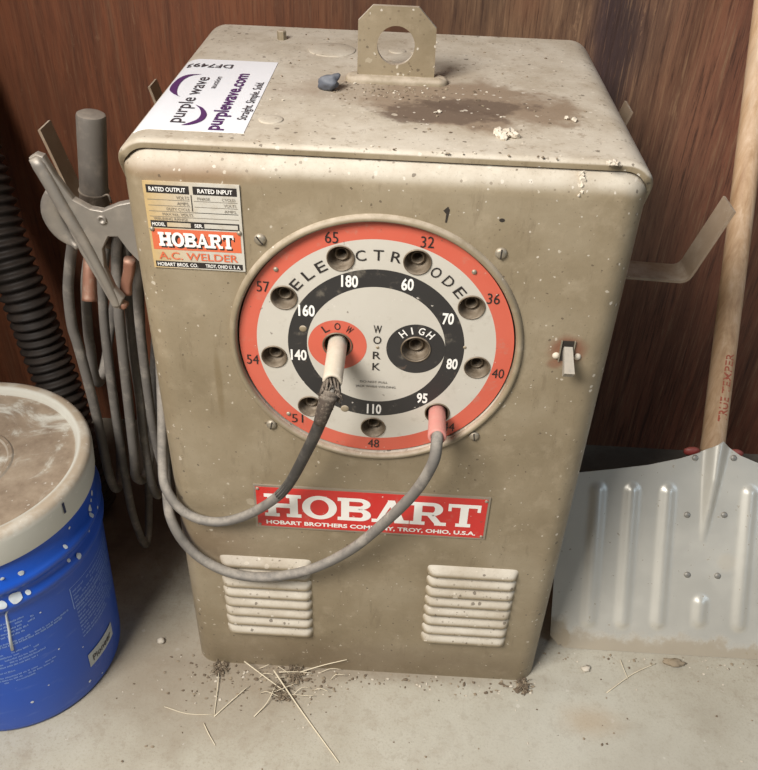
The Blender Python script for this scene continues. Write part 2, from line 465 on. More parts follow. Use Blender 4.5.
def lid_mat():
    m = M('dusty_white_plastic')
    s = m.sep(); r = m.math('SQRT', m.math('ADD', m.math('MULTIPLY', s[0], s[0]), m.math('MULTIPLY', s[1], s[1])))
    base = m.mix(m.noise(12, 4), (.66, .645, .57), (.58, .56, .48))
    up = m.th(m.nz(), .3, .8)
    n1 = m.noise(13, 7, .68, dist=1.2)
    dc = m.ramp(m.noise(30, 6, .7, off=(3, 3, 3)), (.35, (.24, .175, .12)), (.6, (.36, .28, .20)), (.8, (.45, .37, .285)))
    inner = m.th(r, .137, .130)
    f = m.mul(m.mul(up, m.th(n1, .66, .50)), m.add(m.math('MULTIPLY', inner, .92), .06))
    outer = m.mul(m.th(r, .1375, .1415), m.th(m.nz(), -.05, .5))
    c = m.mix(f, base, dc); c = m.mix(m.mul(outer, m.math('ADD', m.math('MULTIPLY', m.th(m.noise(25, 5, .6), .35, .55), .5), .42)), c, (.40, .315, .225))
    c = m.mix(m.mul(m.th(m.noise(110, 3, .5), .68, .71), .7), c, (.7, .67, .6))
    m.bump(m.noise(60, 5), .15, .001)
    return m.fin(c, .55)
MT['lid'] = lid_mat()
def pail_mat():
    m = M('blue_pail_plastic')
    s = m.sep()
    c = m.mix(m.noise(6, 4), (.010, .098, .56), (.008, .07, .43))
    lowm = m.th(s[2], .09, .0)
    c = m.mix(m.mul(lowm, .07), c, (.30, .30, .33))
    c = m.mix(m.mul(m.th(m.noise(55, 6, .75, stretch=(1, 1, .7)), m.math('SUBTRACT', .70, m.math('MULTIPLY', lowm, .07)), .76), .8), c, (.52, .52, .5))
    c = m.mix(m.mul(m.th(m.noise(24, 5, .6, stretch=(1, 1, 4), off=(3, 1, 1)), .58, .75), .15), c, (.3, .38, .6))
    m.bump(m.noise(90, 3), .06, .0006)
    return m.fin(c, m.math('ADD', m.math('MULTIPLY', m.noise(14, 4), .15), .30), 0, .45)
MT['pail'] = pail_mat()
MT['pail_ink'] = dusty('pale_pail_print', (.30, .44, .74), (.24, .38, .70), 0, .5, bump=0)
MT['splat'] = dusty('dried_white_paint', (.66, .68, .66), (.5, .56, .62), 0, .55, nscale=120)
MT['label_w'] = dusty('worn_label', (.55, .58, .56), (.42, .45, .45), 0, .5, nscale=60, bump=.05)

def alu():
    m = M('brushed_aluminium_sheet')
    s = m.sep()
    c = m.mix(m.noise(9, 5, stretch=(1, 3, 1)), (.66, .635, .565), (.56, .53, .46))
    dz = m.math('ADD', s[2], m.math('MULTIPLY', m.math('SUBTRACT', m.noise(36, 6, .7), .5), .045))
    dirt = m.mul(m.th(dz, .027, .012), .85)
    dirt = m.add(dirt, m.mul(m.th(m.noise(120, 3, .6, off=(3, 2, 2)), .69, .71), .8))
    dirt = m.add(dirt, m.mul(m.ell('xz', (.033, .118), (.016, .013), .15, 60, .5), .35))
    dirt = m.add(dirt, m.mul(m.ell('xz', (-.206, .022), (.022, .022), .35, 45, .4), .9))
    film = m.mul(m.th(m.noise(16, 6, .7, off=(8, 1, 1)), .4, .75), .45)
    c = m.mix(dirt, m.mix(film, c, (.55, .52, .45)), (.33, .27, .19))
    m.bump(m.noise(60, 4, stretch=(1, 4, 1)), .08, .0006)
    metal = m.math('SUBTRACT', .42, m.math('MULTIPLY', m.add(dirt, film), .42), True)
    rough = m.math('ADD', m.math('MULTIPLY', m.noise(26, 5), .14), .30)
    return m.fin(c, m.math('ADD', rough, m.math('MULTIPLY', dirt, .4), True), metal)
MT['alu'] = alu()
def wood_handle():
    m = M('worn_ash_handle')
    g = m.noise(16, 7, .7, stretch=(5, 5, .35), dist=.4)
    c = m.ramp(g, (.3, (.36, .21, .11)), (.5, (.52, .34, .20)), (.68, (.64, .46, .31)))
    c = m.mix(m.mul(m.th(m.noise(9, 5, .6, stretch=(4, 4, .6), off=(2, 4, 1)), .55, .7), .5), c, (.62, .48, .34))
    c = m.mix(m.mul(m.ell('xz', (-.014, .12), (.012, .11), .2, 20, .8), .6), c, (.42, .12, .07))
    m.bump(g, .2, .001)
    return m.fin(c, .55)
MT['ash'] = wood_handle()
MT['red_paint'] = dusty('dull_red_paint', (.30, .05, .04), (.2, .035, .03), .1, .5)
MT['hole'] = dusty('rivet_metal', (.34, .33, .30), (.2, .19, .17), .2, .45, .5)

# ------------------------------------------------------------------ setting
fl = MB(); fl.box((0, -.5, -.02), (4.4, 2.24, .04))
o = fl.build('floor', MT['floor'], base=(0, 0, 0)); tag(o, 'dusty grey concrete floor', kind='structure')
wl = MB(); wl.box((.72, .54, 1.1), (2.96, .04, 2.28))
o = wl.build('wall_back', MT['wall'], base=(0, 0, 0)); tag(o, 'reddish brown stained plywood wall', kind='structure')
wl = MB(); wl.box((-.74, .035, 1.1), (.04, .97, 2.28))  # unseen wall, added to keep light off the left rear
o = wl.build('unseen_shade_wall', MT['wall'], base=(0, 0, 0)); tag(o, 'unseen plywood wall added at the left to shade the corner', kind='structure')

# ------------------------------------------------------------------ welder
BY = .2
WX, D, H = .2394, .397, .76
W_ = thing('arc_welder', (0, BY, 0), 'olive tan dusty steel arc welder cabinet with round red and white dial', 'welder')

def rounded_case():
    bm = bmesh.new()
    vs = [bm.verts.new((x, y, z)) for x in (-WX, WX) for y in (0, D) for z in (.0, H - .003)]
    for f in [(0,1,3,2),(4,6,7,5),(0,4,5,1),(2,3,7,6),(0,2,6,4),(1,5,7,3)]: bm.faces.new([vs[i] for i in f])
    bmesh.ops.recalc_face_normals(bm, faces=bm.faces)
    e = [e for e in bm.edges if all(v.co.z > .5 for v in e.verts) and abs(e.verts[0].co.y - e.verts[1].co.y) > .1]
    bmesh.ops.bevel(bm, geom=e, offset=.029, segments=10, profile=.5, affect='EDGES')
    e = [e for e in bm.edges if all(v.co.y < 1e-5 for v in e.verts) and not all(v.co.z < 1e-5 for v in e.verts)]
    bmesh.ops.bevel(bm, geom=e, offset=.0275, segments=10, profile=.5, affect='EDGES')
    # plinth: slightly dented bottom edge
    for v in bm.verts: v.co.y += -.0
    return bm
bm = rounded_case()
me = bpy.data.meshes.new('case'); bm.to_mesh(me); bm.free()
me.transform(Matrix.Translation((0, -BY, 0)))
case = bpy.data.objects.new('cabinet', me); COL.objects.link(case); case.parent = W_
XC, ZC = -.0012, .5565
# round recess for the dial
bm = bmesh.new()
bmesh.ops.create_cone(bm, cap_ends=True, segments=128, radius1=.1415, radius2=.1415, depth=.1, matrix=Matrix.Translation((XC, .03 - .05 - BY, ZC)) @ Matrix.Rotation(PI / 2, 4, 'X'))
mc = bpy.data.meshes.new('cut'); bm.to_mesh(mc); bm.free()
cut = bpy.data.objects.new('cut', mc); COL.objects.link(cut); cut.parent = W_
md = case.modifiers.new('b', 'BOOLEAN'); md.object = cut; md.operation = 'DIFFERENCE'; md.solver = 'EXACT'
bpy.context.view_layer.update()
dg = bpy.context.evaluated_depsgraph_get()
me2 = bpy.data.meshes.new_from_object(case.evaluated_get(dg))
case.modifiers.clear(); case.data = me2
bpy.data.objects.remove(cut)
me2.materials.clear(); me2.materials.append(MT['paint'])
for p in me2.polygons: p.use_smooth = True; p.material_index = 0
me2.set_sharp_from_angle(angle=math.radians(24))

# wrap-over lid
def lid_part():
    mb = MB()
    X = WX + .0035; Z = H + .002; R = .030; th = .003
    prof = []   # outline (x, z, inward normal, drop below top)
    for i in range(7): prof.append((-X, Z - .075 + i * (.075 - R) / 6, (1, 0)))
    for i in range(1, 13):
        a = PI - PI / 2 * i / 12
        prof.append((-X + R + R * math.cos(a), Z - R + R * math.sin(a), (-math.cos(a), -math.sin(a))))
    for i in range(1, 24): prof.append((-X + R + (2 * X - 2 * R) * i / 24, Z, (0, -1)))
    prof += [(-x, z, (-n[0], n[1])) for x, z, n in prof[:19]][::-1]
    rows = []
    for x, z, n in prof:
        drop = max(0, (Z - z) - .012)
        yf = .0085 + drop * .55 + drop * drop * 2
        lip = .0078 * max(0.0, 1 - drop / .05)
        pts = [(0, D + .001), (0, yf + .02)]
        for k in range(6):
            a = PI / 2 * k / 5
            pts.append((lip * .55 * (1 - math.cos(a)), yf + .006 - .006 * math.sin(a)))
        pts.append((lip + .0005, yf + .0004)); pts.append((lip + .0005, yf + .003)); pts.append((th, yf + .006)); pts.append((th, D + .001))
        rows.append([(x + n[0] * d, y, z + n[1] * d) for d, y in pts])
    k = len(rows[0]); vs = [p for r in rows for p in r]; fs = []
    for i in range(len(rows) - 1):
        for j in range(k):
            fs.append((i * k + j, i * k + (j + 1) % k, (i + 1) * k + (j + 1) % k, (i + 1) * k + j))
    fs.append(tuple(range(k))); fs.append(tuple((len(rows) - 1) * k + j for j in range(k))[::-1])
    mb.add(vs, fs, 0, True)
    return mb.build('lid', MT['paint'], W_, auto=50)
LID = lid_part()
ZT = H + .002

# front-plane frame
def F(y): return lambda u, w, t=0.0: (u, y - t, w)

# dial rim
rim = MB(); prof = [(.1416, .012), (.1418, -.0015), (.1430, -.0040), (.1452, -.0048), (.1475, -.0036), (.1492, -.0008), (.1496, .004)]
rim.lathe(prof, lambda x, y, h: (XC + x, h, ZC + y), 128); rim.build('dial_rim', MT['paint_part'], W_)
JR = .1066
holes = [(XC + JR * math.cos(math.radians(-90 + 40 * k)), ZC + JR * math.sin(math.radians(-90 + 40 * k)), .0118) for k in range(9)]
LOW = (-.0405, .5565); HIGH = (.0395, .5565)
holes += [(LOW[0], LOW[1], .0135), (HIGH[0], HIGH[1], .0135)]
def dial():
    mb = MB(); n = 540
    rings = [(.0, .0705, 1, 46), (.0705, .0900, 2, 14), (.0900, .1218, 1, 24), (.1218, .1398, 0, 8)]
    idx = {}; rad = []
    cells = []
    for a, b, mi, k in rings:
        for i in range(k): cells.append((a + (b - a) * i / k, a + (b - a) * (i + 1) / k, mi))
    vs = []; fs = []; ms = []
    R = [cells[0][0]] + [c[1] for c in cells]
    for r in R:
        for j in range(n):
            a = 2 * PI * j / n; vs.append((XC + r * math.cos(a), .003, ZC + r * math.sin(a)))
    for i, (a, b, mi) in enumerate(cells):
        for j in range(n):
            an = 2 * PI * (j + .5) / n; rm = (a + b) / 2; x = XC + rm * math.cos(an); z = ZC + rm * math.sin(an)
            if any((x - h[0]) ** 2 + (z - h[1]) ** 2 < (h[2] * 1.09) ** 2 for h in holes): continue
            j2 = (j + 1) % n
            fs.append((i * n + j, i * n + j2, (i + 1) * n + j2, (i + 1) * n + j)); ms.append(mi)
    mb.v = vs; mb.f = fs; mb.m = ms; mb.sm = [False] * len(fs)
    for (c, mi) in ((LOW, 0), (HIGH, 2)):
        mb.lathe([(.0300, .0028), (.0135, .0028)], lambda x, y, h, c=c: (c[0] + x, h, c[1] + y), 64, mi, smooth=False)
    return mb.build('dial_face', [MT['d_red'], MT['d_white'], MT['d_black']], W_, fix=False)
DIAL = dial()
tag(DIAL, 'red, white and black ringed dial face with jack numbers')
for i, (x, z, r) in enumerate(holes):
    mb = MB(); s = r / .0118
    prof = [(.0136 * s, .0029), (.0135 * s, .0018), (.0129 * s, .0014), (.0123 * s, .0020), (.0117 * s, .0085), (.0104 * s, .0145), (.0072 * s, .0160), (.0067 * s, .0115), (.0060 * s, .0110), (.0053 * s, .0118), (.0048 * s, .0270), (.0001, .0272)]
    mb.lathe(prof, lambda a, b, h: (x + a, h, z + b), 40)
    if i < 9: mb.build('jack_socket', MT['socket'], DIAL)
    else: mb.build('jack_socket', MT['socket'], DIAL)
# dial lettering
inkb = MB(); inkw = MB(); FD = F(.0024)
def pol(a, r): return XC + r * math.cos(math.radians(a)), ZC + r * math.sin(math.radians(a))
for s, a in (('65', 110.3), ('32', 69.9), ('36', 29.8), ('40', -11.0), ('48', -89.5), ('51', -129.8), ('54', -169.6), ('57', 150), ('44', -50.5)):
    x, z = pol(a, .1297); put_text(inkb, s, FD, x, z, .0118, .0125, .0)
for s, a, w in (('180', 110, .0165), ('60', 69.3, .012), ('70', 28.8, .0115), ('80', -11.2, .0115), ('95', -50.6, .0115), ('110', -89.7, .0155), ('140', -169.6, .0165), ('160', 150.4, .0165)):
    x, z = pol(a, .0806); put_text(inkw, s, FD, x, z, .0122, w, .030)
for ch, a in (('E', 139.2), ('L', 130.2), ('E', 121.6), ('C', 99.5), ('T', 90.3), ('R', 81), ('O', 58.6), ('D', 50), ('E', 41.2)):
    x, z = pol(a, .1055); put_text(inkb, ch, FD, x, z, .0112, .0098, .004, math.radians(a - 90))
for ch, z in (('W', .5785), ('O', .5655), ('R', .5465), ('K', .5322)):
    put_text(inkb, ch, FD, 0, z, .0092, .0082, .008)
put_text(inkb, 'DO NOT PULL', FD, -.002, .5122, .0026, .029, -.002); put_text(inkb, 'JACK WHILE WELDING', FD, 0, .5062, .0026, .042, -.002)
for word, c, mb_, bold in (('LOW', LOW, inkb, .012), ('HIGH', HIGH, inkw, .012)):
    n = len(word)
    for i, ch in enumerate(word):
        a = 90 - (i - (n - 1) / 2) * (32 if n == 3 else 25)
        x = c[0] + .0228 * math.cos(math.radians(a)); z = c[1] + .0228 * math.sin(math.radians(a))
        put_text(mb_, ch, FD, x, z, .0082, .0062 if ch != 'I' else None, bold, math.radians(a - 90))
inkb.build('black_lettering', MT['ink_black'], DIAL); inkw.build('white_lettering', MT['ink_white'], DIAL)
# small rivets holding the dial face
def rivet(x, y, z, r, h, mat, parent, name='rivet'):
    mb = MB(); mb.lathe([(r, 0), (r * .9, h * .5), (r * .6, h * .88), (.0001, h)], lambda a, b, k: (x + a, y - k, z + b), 16)
    return mb.build(name, mat, parent)
for a in (139.5, 45.5, -134.5):
    x, z = pol(a, .1300 if a > 0 else .1320); rivet(x, .003, z, .0026, .0018, MT['screw'], DIAL)
for x, z, q in ((.0005, .5562, .0018), (.089, .562, .0018), (-.0754, .5742, .0038), (-.0324, .4737, .0045)): rivet(x, .003, z, q, .0009, MT['paint_part'], DIAL)
# slotted screws around the dial
for x, z, a in ((-.113, .6739, 55), (.1123, .6723, 90), (-.1125, .4486, 100), (.1096, .4483, 80)):
    mb = MB()
    mb.lathe([(.0058, 0), (.0057, .0012), (.0048, .0026), (.0028, .0034), (.0001, .0036)], lambda p, q, k: (x + p, -k, z + q), 24)
    sc = mb.build('screw', MT['screw'], W_)
    mb = MB(); mb.box((x, -.0032, z), (.0098, .0010, .0013), rot=Matrix.Rotation(math.radians(a), 3, 'Y')); mb.build('slot', MT['dark'], sc)
# scratch holes above dial
mb = MB()
mb.prism([(.0555, .712), (.0595, .716), (.0612, .713), (.0595, .7005), (.058, .7005), (.0583, .709)], lambda u, w, t: (u, t, w), -.0004, .0005)
mb.prism(arc(.1092, .7055, .0026, .0018, 0, 360, 10)[:-1], lambda u, w, t: (u, t, w), -.0004, .0005)
mb.build('paint_gouge', MT['dark'], W_)

mb = MB()
for k, (x, z, q) in enumerate(((.1745, .7500, .0026), (.1755, .7455, .0036), (.1750, .7405, .0032), (.1765, .7360, .0022), (.1740, .7330, .0016))): mb.blob((x, (.0078, .0055, .0034, .0020, .0012)[k], z), (q, .0022, q), k, .9, 2, 0, False)
mb.build('plaster_drip', MT['chip'], W_)

# data plate
def data_plate():
    x0, x1, z0, z1 = -.2165, -.1287, .6390, .7270
    w = x1 - x0; h = z1 - z0
    mb = MB(); mb.box(((x0 + x1) / 2, -.0008, (z0 + z1) / 2), (w, .0016, h))
    p = mb.build('data_plate', MT['plate'], W_)
    U = lambda u: x0 + u * w
    V = lambda v_: z1 - v_ * h
    blk = MB(); org = MB(); wht = MB(); gry = MB()
    def rect(m, u0, v0, u1, v1, y=-.0018): m.add([(U(u0), y, V(v1)), (U(u1), y, V(v1)), (U(u1), y, V(v0)), (U(u0), y, V(v0))], [(0, 1, 2, 3)], 0, False)
    rect(blk, .03, .035, .475, .125); rect(blk, .515, .035, .97, .125); rect(blk, .487, .13, .497, .315)
    rect(blk, .03, .435, .97, .515); rect(org, .025, .53, .975, .775); rect(blk, .025, .915, .975, .985)
    pale = MB(); rect(pale, .205, .45, .455, .50, -.0021); rect(pale, .60, .45, .955, .50, -.0021); pale.build('stamping_boxes', MT['plate'], p, fix=False)
    for v_ in (.195, .26, .325, .385): rect(gry, .03, v_, .47 if v_ < .3 else .97, v_ + .006)
    for v_ in (.195, .26, .325): rect(gry, .515, v_, .97, v_ + .006)
    fw = F(-.0022); fb = F(-.0020)
    T = lambda m, s, u, v_, hh, ww, b=.0: put_text(m, s, fw, U(u), V(v_), hh * h, ww * w, b)
    T(wht, 'RATED OUTPUT', .25, .08, .045, .38, .02); T(wht, 'RATED INPUT', .745, .08, .045, .36, .02)
    T(gry, 'VOLTS', .40, .165, .035, .13); T(gry, 'AMPS.', .40, .23, .035, .13); T(gry, 'DUTY CYCLE', .34, .295, .03, .24); T(gry, 'MAX N.L. VOLTS', .33, .355, .03, .32); T(gry, 'WELDING RANGE', .25, .41, .03, .36)
    T(gry, 'PHASE', .62, .165, .03, .13); T(gry, 'CYCLES', .88, .165, .03, .14); T(gry, 'VOLTS', .89, .23, .03, .13); T(gry, 'AMPS.', .89, .295, .03, .13)
    T(wht, 'MODEL', .115, .475, .038, .14, .02); T(wht, 'SER.', .54, .475, .038, .09, .02)
    shadow = MB(); put_slab(shadow, 'HOBART', lambda u, w_, t=0: (u, -.0020 - t, w_), U(.10), V(.725), .155 * h, .80 * w, dx=.0010, dy=-.0022, s=.36, t=.18, gap=-.03)
    shadow.build('letter_shadow', MT['ink_black'], p, fix=False)
    lt = MB(); put_slab(lt, 'HOBART', lambda u, w_, t=0: (u, -.0023 - t, w_), U(.09), V(.73), .165 * h, .81 * w, s=.36, t=.18, gap=-.03)
    lt.build('hobart_lettering', MT['ink_white'], p, fix=False)
    T(org, 'A.C. WELDER', .50, .845, .085, .86, .012)
    T(wht, 'HOBART BROS. CO.', .265, .95, .04, .44, .02); T(wht, 'TROY, OHIO U. S. A.', .76, .95, .04, .38, .02)
    blk.build('black_bars', MT['ink_black'], p, fix=False); org.build('orange_field', MT['ink_red'], p, fix=False)
    wht.build('white_lettering', MT['ink_white'], p, fix=False); gry.build('grey_lettering', MT['ink_grey'], p, fix=False)
    for u in (.035, .965): rivet(U(u), -.0016, V(.535), .0024, .002, MT['screw'], p)
    tag(p, 'yellowed data plate with an orange maker\'s name band')
data_plate()

# large name sign
def sign():
    x0, x1, z0, z1 = -.1385, .1388, .2862, .3565
    mb = MB(); mb.box((0, -.0009, (z0 + z1) / 2), (x1 - x0, .0018, z1 - z0)); p = mb.build('name_sign', MT['s_edge'], W_)
    mb = MB(); e = .0028; y = -.0021
    mb.box(((x0 + x1) / 2, -.00195, (z0 + z1) / 2), (x1 - x0 - 2 * e, .0003, z1 - z0 - 2 * e)); mb.build('red_field', MT['s_red'], p)
    mb = MB(); put_slab(mb, 'HOBART', lambda u, w_, t=0: (u, -.0024 - t, w_), -.1265, .3065, .0375, .2555, s=.30, t=.15, gap=.03)
    put_text(mb, 'HOBART BROTHERS COMPANY, TROY, OHIO, U.S.A.', F(-.0024), .0005, .2965, .0060, .252, .034)
    mb.build('white_lettering', MT['ink_white'], p, fix=False)
    for x in (x0 + .005, x1 - .005):
        for z in (z0 + .0055, z1 - .0055): rivet(x, -.0018, z, .0022, .0018, MT['screw'], p)
    tag(p, 'red name sign with white lettering')
sign()

# louvres: pressed bulges, eight a side
def louvre(x0, x1, z1, rows, pitch):
    mb = MB(); vs = []; fs = []
    nu = 28; nv = 12; n = 0
    for r in range(rows):
        zt = z1 - r * pitch; base = len(vs)
        for j in range(nv + 1):
            t = j / nv; prof = (math.sin(min(t / .72, 1) * PI / 2)) if t <= .72 else max(0, math.cos((t - .72) / .28 * PI / 2)) ** .6
            for i in range(nu + 1):
                u = i / nu; e = min(u, 1 - u) * (x1 - x0) / .011
                k = 1 if e >= 1 else math.sqrt(max(0, 1 - (1 - e) ** 2))
                shrink = (1 - k) * .32 * (0.5 - t)
                vs.append((x0 + u * (x1 - x0), .0006 - .0088 * prof * k, zt - (t + shrink * .6) * pitch * 1.0))
        for j in range(nv):
            for i in range(nu):
                a = base + j * (nu + 1) + i
                fs.append((a, a + 1, a + nu + 2, a + nu + 1))
    mb.add(vs, fs, 0, True)
    return mb.build('louvre_panel', MT['paint'], W_, fix=False)
louvre(-.1895, -.0720, .2300, 8, .0193)
louvre(.0730, .1880, .2340, 8, .0192)

# toggle switch
mb = MB(); mb.box((.1908, -.0003, .5665), (.0125, .0012, .024)); sw = mb.build('toggle_switch', MT['dark'], W_)
mb = MB()
for s in (-1, 1): mb.box((.1908 + s * .0066, -.001, .5665), (.0012, .0024, .025))
mb.build('bezel', MT['screw'], sw)
mb = MB()
A = Vector((.1912, -.001, .5705)); B = Vector((.1918, -.024, .5535))
dr = (B - A).normalized(); sd = Vector((1, 0, 0)); nn = dr.cross(sd)
vs = []
for t, wd, hh in ((0, .0042, .0036), (.5, .0046, .0042), (1, .0052, .0048)):
    c = A.lerp(B, t)
    vs += [c + sd * wd * a + nn * hh * b for a, b in ((-1, -1), (1, -1), (1, 1), (-1, 1))]
fs = [(0, 1, 2, 3)[::-1], (8, 9, 10, 11)] + [(r * 4 + i, r * 4 + (i + 1) % 4, r * 4 + 4 + (i + 1) % 4, r * 4 + 4 + i) for r in range(2) for i in range(4)]
mb.add(vs, fs, 0, False); mb.build('lever', dusty('grey_bakelite', (.36, .33, .28), (.26, .23, .19), .3, .5, nscale=80, side=.2), sw)
for x in (.1812, .2025): rivet(x, 0, .5602, .0038, .003, MT['chip'], sw, 'screw')

# cable hangers: bent straps on both sides
def strap(name, pts, y0, y1, parent=W_):
    th = .003; mb = MB(); P = [Vector((p[0], 0, p[1])) for p in pts]; n = len(P)
    L = []; 
    for i in range(n):
        a = P[max(0, i - 1)]; b = P[min(n - 1, i + 1)]; t = (b - a).normalized(); nn = Vector((-t.z, 0, t.x))
        L.append((P[i] + nn * th / 2, P[i] - nn * th / 2))
    vs = []
    for a, b in L: vs += [(a.x, y0, a.z), (a.x, y1, a.z), (b.x, y1, b.z), (b.x, y0, b.z)]
    fs = [(0, 1, 2, 3), tuple(4 * (n - 1) + k for k in (3, 2, 1, 0))]
    for i in range(n - 1):
        for k in range(4): fs.append((4 * i + k, 4 * i + (k + 1) % 4, 4 * i + 4 + (k + 1) % 4, 4 * i + 4 + k))
    mb.add(vs, fs, 0, False); return mb.build(name, MT['hook'], parent)
def bend(pts, per=6):
    q = [Vector((p[0], 0, p[1])) for p in pts]; out = [pts[0]]
    for i in range(1, len(q) - 1):
        a = q[i].lerp(q[i - 1], min(.45, .010 / (q[i] - q[i - 1]).length)); b = q[i].lerp(q[i + 1], min(.45, .010 / (q[i] - q[i + 1]).length))
        for k in range(per + 1):
            t = k / per; c = a * (1 - t) ** 2 + q[i] * 2 * t * (1 - t) + b * t * t; out.append((c.x, c.z))
    out.append(pts[-1]); return out
strap('cable_hanger', bend([(.239, .572), (.347, .5685), (.3755, .658)]), .148, .188)
strap('cable_hanger', bend([(-.239, .572), (-.325, .5735), (-.352, .640), (-.3705, .710)]), .150, .180)
strap('cable_hanger', bend([(.239, .600), (.262, .600), (.2915, .699)]), .33, .372)
strap('cable_hanger', bend([(-.239, .600), (-.275, .600), (-.3031, .7015)]), .33, .362)

# lifting eye on the lid
def lifting_eye():
    mb = MB(); y0, y1 = .2015, .2075
    out = [(-.0375, ZT), (.0440, ZT), (.0430, .8170), (.0240, .8365), (-.0225, .8365), (-.0372, .8215)]
    # outline ring to hole, both faces
    hc = (.0022, .7985); hr = .0195
    n = 48
    def on_out(a):
        d = Vector((math.cos(a), math.sin(a))); best = 9
        for i in range(len(out)):
            p = Vector(out[i]) - Vector(hc); q = Vector(out[(i + 1) % len(out)]) - Vector(hc); e = q - p
            den = d.x * e.y - d.y * e.x
            if abs(den) < 1e-9: continue
            t = (p.x * e.y - p.y * e.x) / den; s = (p.x * d.y - p.y * d.x) / den
            if t > 0 and -1e-6 <= s <= 1 + 1e-6: best = min(best, t)
        return (hc[0] + d.x * best, hc[1] + d.y * best)
    angs = sorted([2 * PI * k / n for k in range(n)] + [math.atan2(p[1] - hc[1], p[0] - hc[0]) % (2 * PI) for p in out]); n = len(angs)
    ring = [on_out(a) for a in angs]; hol = [(hc[0] + hr * math.cos(a), hc[1] + hr * math.sin(a)) for a in angs]
    vs = [(u, y0, w) for u, w in ring] + [(u, y0, w) for u, w in hol] + [(u, y1, w) for u, w in ring] + [(u, y1, w) for u, w in hol]
    fs = []
    for k in range(n):
        k2 = (k + 1) % n
        fs += [(k, k2, n + k2, n + k), (2 * n + k, 3 * n + k, 3 * n + k2, 2 * n + k2), (k, 2 * n + k, 2 * n + k2, k2), (n + k, n + k2, 3 * n + k2, 3 * n + k)]
    mb.add(vs, fs, 0, False)
    e = mb.build('lifting_eye', MT['paint'], W_)
    mb = MB()
    pts = [Vector((-.050, .2045, ZT + .001)), Vector((.057, .2045, ZT + .001))]
    vs = []; N = 40
    pr = [(1.0, 0), (.97, .003), (.85, .0055), (.6, .0065), (.0, .0068)]
    for s_, h in pr:
        for k in range(N):
            a = 2 * PI * k / N; cx = .045 if math.cos(a) > 0 else -.041
            vs.append((.0025 + cx * .98 + .0125 * s_ * math.cos(a), .2035 + .0135 * s_ * math.sin(a), ZT + h - .0005 + .0008 * noise.noise(Vector((a * 3, s_, 1)))))
    fs = [(j * N + k, j * N + (k + 1) % N, (j + 1) * N + (k + 1) % N, (j + 1) * N + k) for j in range(len(pr) - 1) for k in range(N)]
    mb.add(vs, fs, 0, True); mb.build('base_gasket', MT['paint_part'], e, auto=50)
lifting_eye()
# knock-outs and the bolt on the lid
def disc(x, y, r, h):
    mb = MB(); mb.lathe([(r, ZT - .001), (r, ZT + h * .7), (r - .0008, ZT + h), (r * .5, ZT + h * 1.1), (.0001, ZT + h * 1.1)], lambda a, b, k: (x + a, y + b, k), 40)
    mb.build('knockout_cap', MT['paint'], W_)
disc(-.074, .3065, .0275, .0012); disc(-.1094, .0705, .0115, .0012); disc(.002, .315, .010, .001); disc(.024, .312, .006, .001)
mb = MB(); mb.lathe([(.0055, ZT), (.0055, ZT + .0095), (.0045, ZT + .0105), (.0001, ZT + .0105)], lambda a, b, k: (-.1376 + a, .342 + b, k), 6, smooth=False)
mb.build('bolt', MT['paint_part'], W_)

